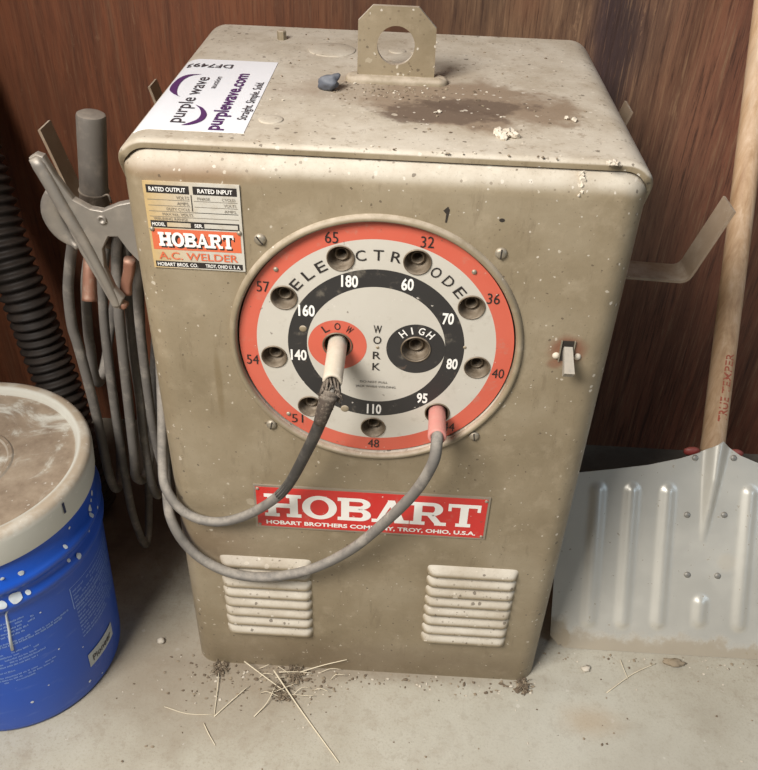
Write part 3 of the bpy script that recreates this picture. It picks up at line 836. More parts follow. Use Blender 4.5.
# auction sticker on the lid: writing runs front to back
def sticker():
    xa, xb, ya, yb = -.2300, -.1283, .0325, .2475
    LX = WX + .0035; LR = .030
    def drape(x, off):
        d = (-LX + LR) - x
        if d <= 0: return (x, ZT + off)
        a = d / LR
        return (-LX + LR - math.sin(a) * (LR + off), ZT - LR + math.cos(a) * (LR + off))
    mb = MB(); N = 24; vs = []
    for o_ in (.0, .0006):
        for i in range(N + 1):
            x = xa + (xb - xa) * i / N; q = drape(x, o_)
            vs += [(q[0], ya, q[1]), (q[0], yb, q[1])]
    M0 = 2 * (N + 1); fs = []
    for i in range(N):
        a = 2 * i; fs += [(a, a + 1, a + 3, a + 2), (M0 + a, M0 + a + 2, M0 + a + 3, M0 + a + 1), (a, a + 2, M0 + a + 2, M0 + a), (a + 1, M0 + a + 1, M0 + a + 3, a + 3)]
    fs += [(0, M0, M0 + 1, 1), (M0 - 2, M0 - 1, 2 * M0 - 1, 2 * M0 - 2)]
    mb.add(vs, fs, 0, True); p = mb.build('auction_sticker', MT['paper'], W_, auto=40)
    # frame: u along +y, v up = -x
    def fr(u, v_):
        q = drape(-v_, .0011); return (q[0], u, q[1])
    pur = MB(); ch = MB()
    put_text(ch, 'purple wave', fr, .1165, .1975, .0140, .134, .006)
    put_text(ch, 'auction', fr, .168, .1815, .0062, .038, .004)
    put_text(pur, 'purplewave.com', fr, .1180, .1590, .0135, .166, .026)
    put_text(ch, 'Straight. Simple. Sold.', fr, .1200, .1365, .0085, .112, .008)
    # lot number faces the other way
    put_text(ch, 'DF7493', lambda a, b: fr(-b + .2235, a + .1992), 0, 0, .0125, .050, .014)
    # swooshes
    def crescent(outer, inner):
        a = spline([(q[0], q[1], 0) for q in outer], 40); b = spline([(q[0], q[1], 0) for q in inner], 40); n = 30
        def at(L, t):
            k = t * (len(L) - 1); i = min(int(k), len(L) - 2); return L[i].lerp(L[i + 1], k - i)
        A_ = [at(a, k / n) for k in range(n + 1)]; B_ = [at(b, k / n) for k in range(n + 1)]
        R5 = [[A_[k].lerp(B_[k], j / 5) for k in range(n + 1)] for j in range(6)]
        vs = [fr(q.y, -q.x) for row_ in R5 for q in row_]; m1 = n + 1
        pur.add(vs, [(j * m1 + k, j * m1 + k + 1, (j + 1) * m1 + k + 1, (j + 1) * m1 + k) for j in range(5) for k in range(n)], 0, False)
    crescent([(-.2075, .1195), (-.2160, .1284), (-.2235, .1438), (-.2262, .1640), (-.2225, .1815), (-.2127, .1905), (-.2010, .1925)],
             [(-.2075, .1195), (-.2115, .1270), (-.2150, .1414), (-.2165, .1600), (-.2150, .1760), (-.2100, .1870), (-.2010, .1925)])
    crescent([(-.1880, .0430), (-.1790, .0460), (-.1712, .0570), (-.1705, .0731), (-.1775, .0900), (-.1870, .0990)],
             [(-.1880, .0430), (-.1810, .0520), (-.1765, .0610), (-.1763, .0740), (-.1805, .0880), (-.1870, .0990)])
    pur.build('purple_print', MT['ink_purple'], p, fix=False); ch.build('charcoal_print', MT['ink_char'], p, fix=False)
    tag(p, 'white auction sticker with purple and charcoal print')
sticker()
# crusted dirt along the base of the case
rnd = random.Random(3)

# ------------------------------------------------------------------ cables
def cable(mb, pts, r, per=9): mb.tube(spline(pts, per), r, 12)
lead1 = [(-.0412, -.058, .5500), (-.0440, -.066, .5400), (-.0500, -.066, .5150), (-.0670, -.050, .4583), (-.0960, -.034, .3832), (-.1349, -.021, .3319), (-.1732, -.014, .3051), (-.2037, -.012, .304), (-.2275, -.008, .3172), (-.243, .0, .3427), (-.2490, .02, .3636), (-.2530, .06, .42), (-.2570, .10, .50)]
def loop(xf, top, bot, yf, yb, xb, xtop2, taper=.012):
    """front strand down, round the bottom, back strand up"""
    return [(xf[0], yf, top), (xf[1], yf, (top * 2 + bot) / 3), (xf[2], yf, (top + 2 * bot) / 3), (xf[3], yf + .004, bot + .035), ((xf[3] + xb) / 2, (yf + yb) / 2, bot),
            (xb, yb, bot + .035), (xb + .003, yb, (top + bot) / 2), (xtop2, yb - .004, top - .01)]
w1 = thing('electrode_cable', (-.27, .15, 0), 'grey cable from the cream plug in the low socket, sagging over the name sign', 'cable')
mb = MB()
c1 = list(lead1)
c1 += [(-.262, .135, .565), (-.262, .165, .5885), (-.264, .200, .570)]
c1 += [(-.268, .208, .50), (-.276, .210, .38), (-.284, .20, .28), (-.290, .165, .235), (-.288, .122, .262), (-.2874, .11, .3342), (-.2867, .11, .3835), (-.2841, .11, .4601), (-.2795, .11, .5302), (-.2775, .13, .575), (-.2780, .165, .5885), (-.281, .20, .57)]
c1 += [(-.292, .212, .48), (-.306, .214, .33), (-.314, .20, .205), (-.3150, .165, .165), (-.3108, .132, .21), (-.3104, .13, .2981), (-.3061, .13, .3664), (-.3036, .13, .4449), (-.2977, .13, .517), (-.2945, .138, .572), (-.2950, .165, .5885), (-.299, .20, .568)]
c1 += [(-.318, .216, .45), (-.340, .22, .25), (-.351, .205, .10), (-.3535, .17, .045), (-.3515, .142, .135), (-.3463, .13, .2218), (-.3431, .13, .3132), (-.3388, .13, .3964), (-.3337, .13, .4724), (-.3289, .13, .515), (-.3235, .13, .56), (-.3215, .13, .60), (-.3200, .13, .635)]
cable(mb, c1, .0058); mb.build('cable', MT['rubber'], w1)
# cream plug
def plug(mb, a, b, r, n=24, flare=1.0):
    a = Vector(a); b = Vector(b); d = (b - a).normalized(); u = d.cross(Vector((1, 0, 0))).normalized(); w = d.cross(u); L = (b - a).length
    prof = [(.0001, 0), (r * .92, 0), (r, .0015), (r * 1.0, L * .5), (r * flare, L - .002), (r * flare * .93, L), (r * .68, L), (r * .6, L - .004), (.0001, L - .004)]
    mb.lathe(prof, lambda x, y, h: a + u * x + w * y + d * h, n)
mb = MB(); plug(mb, (LOW[0], .012, LOW[1]), (-.0402, -.0565, .5535), .0098); mb.build('plug', MT['cream'], w1)
mb = MB()
rr = random.Random(5)
for k in range(26):
    a = rr.random() * 2 * PI; q = Vector((-.0412 + .0075 * math.cos(a), -.060, .5495 + .0075 * math.sin(a)))
    mb.tube([q + Vector((0, .006, 0)), q + Vector((rr.uniform(-.003, .003), -.006, rr.uniform(-.004, .002))), q + Vector((rr.uniform(-.006, .006), -.007 + rr.uniform(-.004, .003), -.010 + rr.uniform(-.008, .006)))], lambda t: .0016 * (1 - .6 * t), 5)
mb.blob((-.0425, -.0645, .5425), (.0088, .0075, .0095), 3, .6)
mb.tube(spline([(-.0425, -.0645, .545), (-.0465, -.0668, .530), (-.0515, -.0655, .510)], 5), lambda t: .0092 - .0026 * t, 12)
mb.build('frayed_sleeve', MT['frayed'], w1)
mb = MB()
ss = spline(c1, 9)[4:36]; mb.tube(ss, lambda t: .0065 - .0006 * t, 12); mb.build('black_tape', MT['rubber2'], w1)
tag(w1.children[-1], 'black taped stretch of cable')

w2 = thing('work_cable', (-.31, .16, 0), 'grey cable from the faded pink plug, lowest loop across the left louvres', 'cable')
mb = MB()
lead2 = [(.0670, -.036, .4800), (.0667, -.046, .4720), (.0642, -.051, .4502), (.0484, -.045, .4016), (.0175, -.035, .3418), (-.0226, -.027, .2817), (-.0721, -.022, .2368), (-.1234, -.019, .215), (-.1683, -.016, .2132), (-.2051, -.012, .2302), (-.2283, -.008, .2568), (-.2420, -.001, .2871), (-.2480, .014, .3108), (-.2510, .045, .36), (-.253, .09, .46)]
c2 = lead2 + [(-.258, .145, .592), (-.266, .170, .601), (-.275, .205, .580)]
c2 += [(-.296, .224, .46), (-.318, .224, .33), (-.3265, .20, .235), (-.3290, .155, .205), (-.3265, .118, .2423), (-.3196, .11, .2885), (-.3135, .11, .3816), (-.3074, .11, .473), (-.3035, .11, .525), (-.3020, .128, .580), (-.3060, .165, .600), (-.312, .200, .575)]
c2 += [(-.338, .215, .50), (-.362, .218, .42), (-.372, .20, .372), (-.3725, .17, .360), (-.3690, .152, .39), (-.3654, .15, .427), (-.3637, .15, .4573), (-.352, .148, .53), (-.334, .148, .585), (-.326, .166, .598), (-.334, .196, .57)]
c2 += [(-.362, .215, .48), (-.376, .22, .35), (-.376, .20, .22), (-.3740, .165, .175), (-.3690, .132, .22), (-.3640, .122, .3372), (-.3640, .12, .3943), (-.3665, .12, .4551), (-.3683, .12, .4839), (-.3625, .118, .5326), (-.350, .112, .575), (-.3365, .098, .606), (-.3290, .086, .625)]
cable(mb, c2, .0062); mb.build('cable', MT['rubber'], w2)
a = (XC + JR * math.cos(math.radians(-50)), .012, ZC + JR * math.sin(math.radians(-50)))
mb = MB(); plug(mb, a, (.0670, -.0395, .4765), .0092, flare=1.08); mb.build('plug', MT['pink'], w2)

# electrode holder: grey tube standing in the hanger
eh = thing('electrode_holder', (-.32, .13, .60), 'grey tube handle electrode holder standing upright behind the metal clamp', 'electrode holder')
mb = MB(); P0 = Vector((-.3225, .130, .600)); P1 = Vector((-.3035, .130, .7385)); dd = P1 - P0
mb.tube([P0, P0 + dd * .3, P0 + dd * .6, P0 + dd * .97, P0 + dd * .99, P1], lambda t: .0150 if t < .79 else (.0143 if t < .95 else .0118), 28)
mb.build('handle', MT['handle_g'], eh, auto=40)
mb = MB(); q0 = P0 + dd * .34
mb.tube([q0 - dd * .09, q0 - dd * .03, q0 + dd * .03, q0 + dd * .05], lambda t: .0158 + .0012 * math.sin(t * 9), 28)
mb.tube(spline([q0 + Vector((.012, -.010, .004)), q0 + Vector((.020, -.012, .008)), q0 + Vector((.0215, -.010, -.002))], 5), .0012, 6)
mb.build('tape_wrap', dusty('dirty_cloth_tape', (.13, .10, .075), (.08, .06, .045), .5, .8, nscale=60, side=.4), eh)
mb = MB()
mb.tube(spline([(-.3225, .112, .600), (-.3240, .100, .575), (-.3262, .092, .550), (-.3268, .088, .540)], 5), lambda t: .0068 + .0014 * t, 14)
mb.build('copper_contact', MT['copper'], eh)
# spring clamp
cl = thing('ground_clamp', (-.30, .07, .56), 'dusty grey metal spring clamp hanging by its jaws from the left cable hanger', 'clamp')
body = [(-.3464, .7159), (-.3432, .7074), (-.3329, .6755), (-.3231, .646), (-.3147, .6151), (-.3011, .5789), (-.2911, .5494), (-.2838, .5476), (-.2772, .5611), (-.2853, .5735), (-.2912, .5982), (-.2896, .6205), (-.2815, .6348), (-.2718, .6353), (-.2635, .62), (-.2440, .5950), (-.2405, .6450), (-.2415, .6780), (-.2661, .6718), (-.283, .6641), (-.2949, .6657), (-.3105, .6749), (-.3232, .6978), (-.3314, .7184), (-.3386, .7208)]
mb = MB()
def inset(poly, d):
    n = len(poly); out = []
    for i in range(n):
        a = Vector(poly[i - 1]); b = Vector(poly[i]); c = Vector(poly[(i + 1) % n])
        e1 = (b - a).normalized(); e2 = (c - b).normalized(); n1 = Vector((-e1.y, e1.x)); n2 = Vector((-e2.y, e2.x))
        m_ = (n1 + n2); m_ = m_ / max(.35, m_.length_squared / 2) / 1.0 if m_.length > .01 else n1
        out.append(tuple(b + m_ * d / 1.0 * .5 * 2 / 2))
    return out
rings = [(body, .0690), (body, .0635), (inset(body, .0012), .0618), (inset(body, .0026), .0612)]
n = len(body); vs = [(q[0], y, q[1]) for pts, y in rings for q in pts]
fs = [tuple(range(n)), tuple(3 * n + k for k in range(n))[::-1]] + [(r_ * n + k, r_ * n + (k + 1) % n, (r_ + 1) * n + (k + 1) % n, (r_ + 1) * n + k) for r_ in range(3) for k in range(n)]
mb.add(vs, fs, 0, False); mb.build('jaw_plate', MT['zinc'], cl)
def lever(pts, wfun, hfun, mb, n=16):
    N = len(pts); vs = []
    for i, p in enumerate(pts):
        t = (pts[min(i + 1, N - 1)] - pts[max(i - 1, 0)]).normalized(); yv = Vector((0, 1, 0)); u = t.cross(yv).normalized(); yv = u.cross(t)
        f = i / (N - 1)
        for k in range(n):
            a = 2 * PI * k / n; c = math.cos(a); s = math.sin(a)
            vs.append(p + u * wfun(f) * (abs(c) ** .7) * (1 if c > 0 else -1) + yv * hfun(f) * (abs(s) ** .7) * (1 if s > 0 else -1))
    fs = [(i * n + k, i * n + (k + 1) % n, (i + 1) * n + (k + 1) % n, (i + 1) * n + k) for i in range(N - 1) for k in range(n)]
    fs += [tuple(range(n))[::-1], tuple((N - 1) * n + k for k in range(n))]
    mb.add(vs, fs, 0, True)
mb = MB()
sp = spline([(-.3405, .064, .7165), (-.3310, .063, .6920), (-.3215, .062, .6650), (-.3090, .0625, .6320), (-.2975, .063, .5960), (-.2880, .064, .5600), (-.2868, .064, .5510)], 6)
lever(sp, lambda f: .0072 - .0026 * f if f > .03 else .0056, lambda f: .0072 - .003 * f, mb)
mb.build('upper_lever', MT['zinc'], cl)
mb = MB()
low = [(-.3330, .072, .6800), (-.3395, .074, .6640), (-.3410, .076, .6480), (-.3360, .077, .6320), (-.3270, .077, .6210), (-.3190, .074, .6150)]
lever(spline(low, 6), lambda f: .0035 + .0075 * math.sin(PI * min(1, f * 1.1 + .05)) ** .7, lambda f: .0060, mb); mb.build('lower_lever', MT['zinc'], cl)
mb = MB(); mb.lathe([(.0050, .0625), (.0050, .0600), (.0042, .0590), (.0028, .0590), (.0022, .0606), (.0001, .0608)], lambda a, b, h: (-.2845 + a, h, .6545 + b), 20); mb.build('pivot_rivet', MT['zinc'], cl)
mb = MB(); lever(spline([(-.2700, .080, .600), (-.2735, .082, .585), (-.2790, .082, .568), (-.2805, .080, .556)], 5), lambda f: .0062, lambda f: .0055, mb)
mb.blob((-.2820, .068, .5500), (.0065, .006, .0055), 8, .5); mb.build('copper_jaw', MT['copper'], cl)

# ------------------------------------------------------------------ corrugated hose
hs = MB()
hp = spline([(-.640, .478, .80), (-.615, .45, .66), (-.585, .41, .54), (-.5600, .37, .4441), (-.5394, .35, .3682), (-.5254, .34, .2845), (-.5046, .32, .2031), (-.490, .30, .120), (-.480, .29, .060), (-.475, .285, .012)], 4)
# resample evenly
def resample(pts, step):
    out = [pts[0]]; acc = 0
    for a, b in zip(pts, pts[1:]):
        L = (b - a).length; d = step - acc
        while d <= L:
            out.append(a.lerp(b, d / L)); d += step
        acc = (acc + L) % step
    return out
hp = resample(hp, .0023); cnt = len(hp)
hs.tube(hp, lambda t: .0315 + .0035 * math.sin(2 * PI * t * (cnt - 1) / 6.5), 28)
o = hs.build('corrugated_hose', MT['rubber3'], base=(-.50, .3, 0)); tag(o, 'thick black corrugated hose against the wall behind the blue bucket', 'hose')

# ------------------------------------------------------------------ bucket
BC = Vector((-.489, .005, 0))
bk = thing('plastic_bucket', BC, 'blue plastic bucket with paint spattered side and dirty white lid', 'bucket')
def rad(z): return .1322 + (.1460 - .1322) * z / .31
def bfn(x, y, h): return (BC.x + x, BC.y + y, h)
mb = MB()
prof = [(.001, .003), (.124, .003), (.1292, .0), (.1320, .004)] + [(rad(z), z) for z in (.01, .06, .12, .18, .235)]
prof += [(rad(.24), .244), (rad(.25) + .0045, .2475), (rad(.25) + .0055, .253), (rad(.26) + .0045, .2575), (rad(.26) + .0005, .262), (rad(.27) + .0003, .273), (rad(.28) + .0045, .2765), (rad(.28) + .0060, .282), (rad(.285) + .0045, .287), (rad(.29), .291), (rad(.31), .335), (.140, .335), (.120, .01), (.001, .01)]
mb.lathe(prof, bfn, 96); mb.build('pail', MT['pail'], bk, auto=60)
mb = MB()
ZL = .3655
prof = [(.1465, ZL - .044), (.1490, ZL - .045), (.1500, ZL - .040), (.1520, ZL - .012), (.1518, ZL - .006), (.1495, ZL - .0015), (.1460, ZL), (.1390, ZL), (.1362, ZL - .0015), (.1345, ZL - .0060), (.1325, ZL - .0095), (.1295, ZL - .0100), (.075, ZL - .0100), (.062, ZL - .0102), (.060, ZL - .0080), (.056, ZL - .0080), (.054, ZL - .0105), (.032, ZL - .0105), (.030, ZL - .0075), (.026, ZL - .0075), (.024, ZL - .010), (.0001, ZL - .010)]
mb.lathe(prof, bfn, 128); ld = mb.build('bucket_lid', MT['lid'], bk, auto=45); tag(ld, 'white plastic lid coated with brown dust')
def wrap(mb, th0, z0, th1, z1, mi=0, off=.0006, n=4, radf=rad):
    vs = []
    for i in range(n + 1):
        a = math.radians(th0 + (th1 - th0) * i / n)
        for z in (z0, z1):
            r = radf(z) + off; vs.append(bfn(r * math.cos(a), r * math.sin(a), z))
    mb.add(vs, [(2 * i, 2 * i + 2, 2 * i + 3, 2 * i + 1) for i in range(n)], mi, True)
# mark on lid skirt
mb = MB(); wrap(mb, -20.8, ZL - .026, -19.5, ZL - .010, off=.0008, radf=lambda z: .1518); mb.build('ink_mark', dusty('navy_ink', (.01, .02, .07), None, 0, .5), bk)
# printed rows of small type (illegible in the photograph): runs of tiny strokes
mb = MB(); r5 = random.Random(11)
def row(t0, t1, z, h, gapp=.3):
    t = t0
    while t < t1:
        w = r5.uniform(1.0, 3.2)
        if r5.random() > gapp * .4:
            k = t
            while k < min(t + w, t1):
                wrap(mb, k, z, k + .32, z + h * r5.uniform(.6, 1), n=1); k += .55
        t += w + .7
for z, t0, t1 in ((.2215, -80, -50), (.2155, -82, -46), (.2095, -84, -46), (.2035, -84, -50), (.1975, -86, -52), (.185, -88, -30), (.1805, -88, -34)): row(t0, t1, z, .0035)
for z, t0, t1 in ((.166, -90, -52), (.160, -90, -46), (.154, -90, -50), (.148, -90, -46), (.142, -92, -50), (.131, -92, -62), (.121, -92, -42), (.1155, -92, -44), (.110, -92, -54)): row(t0, t1, z, .0032)
for z in (.207, .200, .193, .186, .179, .172, .165, .158, .151, .144, .137, .130, .123, .116): row(-25, 13, z, .0036)
for z in (.2170, .1780): wrap(mb, -26.5, z, 14, z + .0008, n=12)
wrap(mb, -26.5, .178, -26.0, .217, n=1)
mb.build('printed_text', MT['pail_ink'], bk, fix=False); tag(bk.children[-1], kind='stuff')
mb = MB(); wrap(mb, -25.4, .0490, -1.5, .0760, off=.0009, n=10); lb = mb.build('white_label', MT['label_w'], bk, fix=False)
mb = MB()
def on_label(u, v_):
    a = math.radians(u); r = rad(v_) + .0013; return bfn(r * math.cos(a), r * math.sin(a), v_)
put_text(mb, 'Pioneer', on_label, -13.5, .0615, .0115, 18, .02); mb.build('lettering', MT['ink_char'], lb, fix=False)
spl = [((-51.0, .2623), 6), ((-56.9, .2596), 4), ((-45.7, .294), 3), ((-44.5, .2751), 2.5), ((-45.6, .2609), 2.5), ((6, .305), 3.0), ((-0.1, .2945), 3.5), ((-17.9, .2585), 3), ((-23.2, .2636), 2), ((-5.0, .2669), 1.5), ((-23.6, .2899), 2), ((-18.1, .3071), 1.5), ((-53.5, .2982), 2), ((-2.3, .2882), 2.5), ((-39.8, .1314), 1.2), ((-43.0, .2145), 1), ((-18.5, .013), 1), ((-60.3, .0556), 2), ((-28.1, .024), 2), ((-27, .10), 1), ((-50, .075), 1), ((3, .30), 2), ((4, .285), 1.6)]
mb = MB()
def rprof(z): # ribbed wall radius
    pr = [(rad(zz), zz) for zz in (0, .235)] + [(rad(.25) + .0055, .250), (rad(.26) + .005, .2575), (rad(.265), .264), (rad(.27), .273), (rad(.28) + .006, .279), (rad(.285) + .005, .287), (rad(.292), .292), (rad(.31), .335)]
    for (ra, za), (rb, zb) in zip(pr, pr[1:]):
        if za <= z <= zb: return ra + (rb - ra) * (z - za) / (zb - za)
    return rad(z)
for (th, z), s in spl:
    R_ = s * .00112; n = 14; seed = th
    vs = [bfn((rprof(z) + .0014) * math.cos(math.radians(th)), (rprof(z) + .0014) * math.sin(math.radians(th)), z)]
    for k in range(n):
        a = 2 * PI * k / n; q = R_ * (1 + .28 * noise.noise(Vector((math.cos(a) * 1.3, math.sin(a) * 1.3, seed))))
        zz = z + q * math.sin(a) * 1.05; tt = math.radians(th) + q * math.cos(a) / .14; rr_ = rprof(zz) + .0007
        vs.append(bfn(rr_ * math.cos(tt), rr_ * math.sin(tt), zz))
    mb.add(vs, [(0, 1 + k, 1 + (k + 1) % n) for k in range(n)], 0, True)
dr_ = [(-55.0, .2470), (-57.0, .2390), (-57.6, .2252), (-58.2, .2088), (-59.1, .1938), (-60.0, .1722)]
mb.tube([bfn((rad(z) + .0004) * math.cos(math.radians(t)), (rad(z) + .0004) * math.sin(math.radians(t)), z) for t, z in dr_], lambda t: .0010 + .0009 * t, 8)
mb.build('paint_spatter', MT['splat'], bk); tag(bk.children[-1], 'dried white paint drips', kind='stuff')

# ------------------------------------------------------------------ shovel
SX = .482
sv = thing('scoop_shovel', (SX, .06, 0), 'aluminium scoop shovel with ash handle leaning on the wall right of the welder', 'shovel')
K = .66; KN = math.sqrt(1 + K * K); nrm = Vector((0, -1 / KN, K / KN))     # blade normal towards viewer/up
updir = Vector((0, K / KN, 1 / KN))
def topS(u):
    a = abs(u - .010)
    pts = [(0, .3195), (.012, .3105), (.03, .2990), (.055, .2900), (.10, .2780), (.15, .2690), (.20, .2610), (.30, .2450)]
    for (x0, y0), (x1, y1) in zip(pts, pts[1:]):
        if a <= x1: return y0 + (y1 - y0) * (a - x0) / (x1 - x0)
    return pts[-1][1]
ribs = [(-.160, .034, .247), (-.111, .036, .249), (-.059, .038, .2505), (0.0, .044, .090), (.058, .0415, .2545), (.110, .040, .251), (.158, .038, .248)]
def disp(u, s):
    d = 0
    for x, a, b in ribs:
        w = .0100
        if abs(u - x) > w * 1.7: continue
        e = 0
        if s < a + w: e = max(0, a + w - s)
        if s > b - w: e = max(0, s - (b - w))
        r = math.hypot(u - x, e)
        if r < w * 1.6: d += .0050 * (math.cos(min(1, r / (w * 1.6)) * PI) * .5 + .5) ** 1.15
    # tapering socket ridge
    if s > .168:
        t = (s - .168) / .15; w = .006 + .016 * min(1, t); c = -.004 + .010 * min(1, t)
        q = abs(u - c) / w
        if q < 1: d += .013 * min(1, t * 1.6) * (math.cos(q * PI) * .5 + .5)
    # curled sides and back
    if u > .175: d += (u - .175) ** 2 * 20
    d += 0
    return d
def blade():
    mb = MB(); nu, nv = 200, 110; hw = .2085; vs = []
    for side in (0, 1):
        for j in range(nv + 1):
            for i in range(nu + 1):
                u = -.2145 + (hw + .2145) * i / nu; s0 = 0.0008
                if u < -.195: s0 = .003 + .016 * ((-.195 - u) / .0195) ** 1.5 + .003 * noise.noise(Vector((u * 200, 1, 1)))
                s = s0 + (topS(u) - s0) * j / nv
                p = Vector((SX + u, .0582, 0)) + updir * s + nrm * (disp(u, s) - side * .0016)
                p.z = max(p.z, .0003)
                vs.append(p)
    n1 = (nu + 1) * (nv + 1); fs = []
    for j in range(nv):
        for i in range(nu):
            a = j * (nu + 1) + i; b = a + n1
            fs += [(a, a + 1, a + nu + 2, a + nu + 1), (b, b + nu + 1, b + nu + 2, b + 1)]
    edge = [i for i in range(nu + 1)] + [j * (nu + 1) + nu for j in range(1, nv + 1)] + [nv * (nu + 1) + i for i in range(nu - 1, -1, -1)] + [j * (nu + 1) for j in range(nv - 1, 0, -1)]
    for a, b in zip(edge, edge[1:] + edge[:1]): fs.append((a, a + n1, b + n1, b))
    mb.add(vs, fs, 0, True); return mb.build('blade', MT['alu'], sv, fix=False, auto=60)
blade_o = blade()
def bp_(u, s, off=0): return Vector((SX + u, .0582, 0)) + updir * s + nrm * (disp(u, s) + off)
for u, s in ((-.024, .2920), (.031, .2950), (-.029, .2085), (.024, .2115), (-.022, .1205), (.0215, .1215)):
    mb = MB(); c = bp_(u, s, .0002); t1 = Vector((1, 0, 0)); t2 = updir
    mb.lathe([(.0046, 0), (.0042, .0014), (.0028, .0022), (.0001, .0024)], lambda a, b, h: c + t1 * a + t2 * b + nrm * h, 16); mb.build('rivet', MT['hole'], blade_o)
mb = MB()
HA = Vector((.5000, .2424, .1816)); HB = Vector((.4634, .5015, .8880))
Ls = [HA.lerp(HB, i / 24) for i in range(25)]
mb.tube(Ls, lambda t: .0158 + .0016 * (1 - t) if t < .99 else .012, 24); hd = mb.build('handle', MT['ash'], sv)
for u in (-.026, .036):
    mb = MB(); c = bp_(u, .300, -.010); mb.blob(c, (.013, .005, .008), 4, .2); mb.build('socket_rivet', MT['red_paint'], blade_o)
# printing on the handle, running up
mb = MB(); hdir = (HB - HA).normalized(); side = Vector((1, 0, 0)); fr_n = side.cross(hdir).normalized()
def on_handle(u, v_):
    # u along the handle, v_ around it (angle via arc length)
    r = .0176; ang = v_ / r
    c = HA + hdir * u
    rr_ = .0158 + .0016 * (1 - u / (HB - HA).length) + .0003
    return c + (side * -math.sin(ang) + fr_n * math.cos(ang)) * rr_
put_text(mb, 'TRUE', on_handle, .118, -.003, .0135, .038, .025, shear=.2); put_text(mb, 'TEMPER', on_handle, .171, -.003, .0120, .058, .012, shear=.2)
mb.build('lettering', dusty('faded_red_print', (.36, .06, .035), (.46, .16, .09), 0, .6, nscale=120, bump=0), hd, fix=False)

# ------------------------------------------------------------------ loose things
def single(name, mb, mat, base, label, cat, group=None, kind=None, **kw):
    o = mb.build(name, mat, base=base, **kw); return tag(o, label, cat, group, kind)
mb = MB(); mb.blob((-.0640, .1645, ZT + .0078), (.0115, .0095, .0082), 5, .38, 3, 0, rot=Matrix.Rotation(-.35, 3, 'Y'))
single('pebble', mb, MT['stone'], (-.065, .164, ZT), 'slate grey pebble on the welder lid between sticker and lifting eye', 'stone')
def chipthing(x, y, s, seed, label, n=6):
    mb = MB(); r = random.Random(seed)
    for k in range(n):
        a = r.random() * 6.28; d = r.random() * s * .8
        rot = Matrix.Rotation(r.uniform(-.5, .5), 3, 'X') @ Matrix.Rotation(r.uniform(0, 3), 3, 'Z')
        mb.blob((x + d * 1.3 * math.cos(a), y + d * math.sin(a), ZT + s * .25), (s * r.uniform(.3, .6), s * r.uniform(.25, .5), s * r.uniform(.18, .32)), seed + k, .9, 2, smooth=False, rot=rot)
    single('plaster_chip', mb, MT['chip'], (x, y, ZT), label, 'debris')
chipthing(.1085, .0560, .0095, 2, 'largest crumbly white chip, on the welder lid near its front edge', 8)
chipthing(.1771, .1093, .0072, 12, 'tan flake on the right side of the welder lid', 2)
chipthing(.0475, .1100, .0045, 21, 'small flat white chip in the dark oil stain on the lid', 2)
chipthing(.1990, .0030, .0060, 33, 'white crumb stuck at the right end of the lid front edge', 4)
# dust crumbs on the lid
mb = MB(); r = random.Random(4)
def crumb_at(mb, x, y, z, s, mi, r):
    mb.blob((x, y, z + s * .35), (s * r.uniform(.6, 1.2), s * r.uniform(.5, 1), s * r.uniform(.35, .6)), r.random() * 50, .8, 1, mi, False)
for k in range(260):
    q_ = r.random()
    if q_ < .14: x, y = r.uniform(-.20, .20), r.uniform(.008, .016)
    elif q_ < .6: x, y = r.gauss(.0, .045), r.gauss(.178, .022)
    else: x, y = r.uniform(-.12, .22), r.uniform(.01, .38)
    if x < -.12 and y < .26 or abs(y - .204) < .008 and abs(x) < .05 or y < .005 or abs(x) > .20 or y > .38: continue
    crumb_at(mb, x, y, ZT, r.uniform(.0006, .0019), r.choice((0, 1, 1, 2)), r)
single('dirt_crumbs', mb, [MT['crumb'], MT['crumb2'], MT['chip']], (0, .2, ZT), 'scattered dirt crumbs on the welder lid around the lifting eye', 'dirt', kind='stuff', fix=False)
# speck of plaster on the front top edge + debris at base
mb = MB(); r = random.Random(8)
for k in range(520):
    q = r.random()
    if q < .42: x, y = r.uniform(-.24, .25), r.gauss(-.012, .010)
    elif q < .55: x, y = r.gauss(-.21, .05), r.gauss(-.03, .025)
    elif q < .66: x, y = r.gauss(-.10, .03), r.gauss(-.03, .02)
    elif q < .78: x, y = r.gauss(.44, .09), r.gauss(.045, .008)
    else: x, y = r.uniform(-.4, .62), r.uniform(-.24, .04)
    if y > -.003 and abs(x) < .245: continue
    if (x - BC.x) ** 2 + (y - BC.y) ** 2 < .135 ** 2 or y > .055 or (x > .26 and y > .056): continue
    crumb_at(mb, x, y, 0, r.uniform(.0007, .0027) * (1.6 if q < .1 else 1), r.choice((0, 0, 1, 1, 2)), r)
single('floor_grit', mb, [MT['crumb'], MT['crumb2'], MT['chip']], (0, 0, 0), 'loose grit and dirt crumbs on the concrete around the welder', 'dirt', kind='stuff', fix=False)
def clump(x, y, s, seed, label):
    mb = MB(); r = random.Random(seed)
    for k in range(60):
        q = r.uniform(.0008, .0024); mb.blob((x + r.gauss(0, s * .5), y + r.gauss(0, s * .6), r.uniform(.001, s * .3)), (q * 1.6, q, q * .7), k + seed, 1.0, 1, r.choice((0, 0, 1)), False, rot=Matrix.Rotation(r.uniform(0, 3), 3, 'Z'))
    for k in range(34):
        a = r.random() * 6.28; p = Vector((x + r.gauss(0, s * .4), y + r.gauss(0, s * .4), .001)); q = p + Vector((math.cos(a) * s, math.sin(a) * s, r.uniform(0, s * .6))); m_ = (p + q) / 2 + Vector((0, 0, s * .3))
        mb.tube([p, m_, q], .00035, 5, r.choice((0, 1)))
    single('dirt_clump', mb, [MT['crumb'], MT['crumb2']], (x, y, 0), label, 'dirt clump', fix=False)
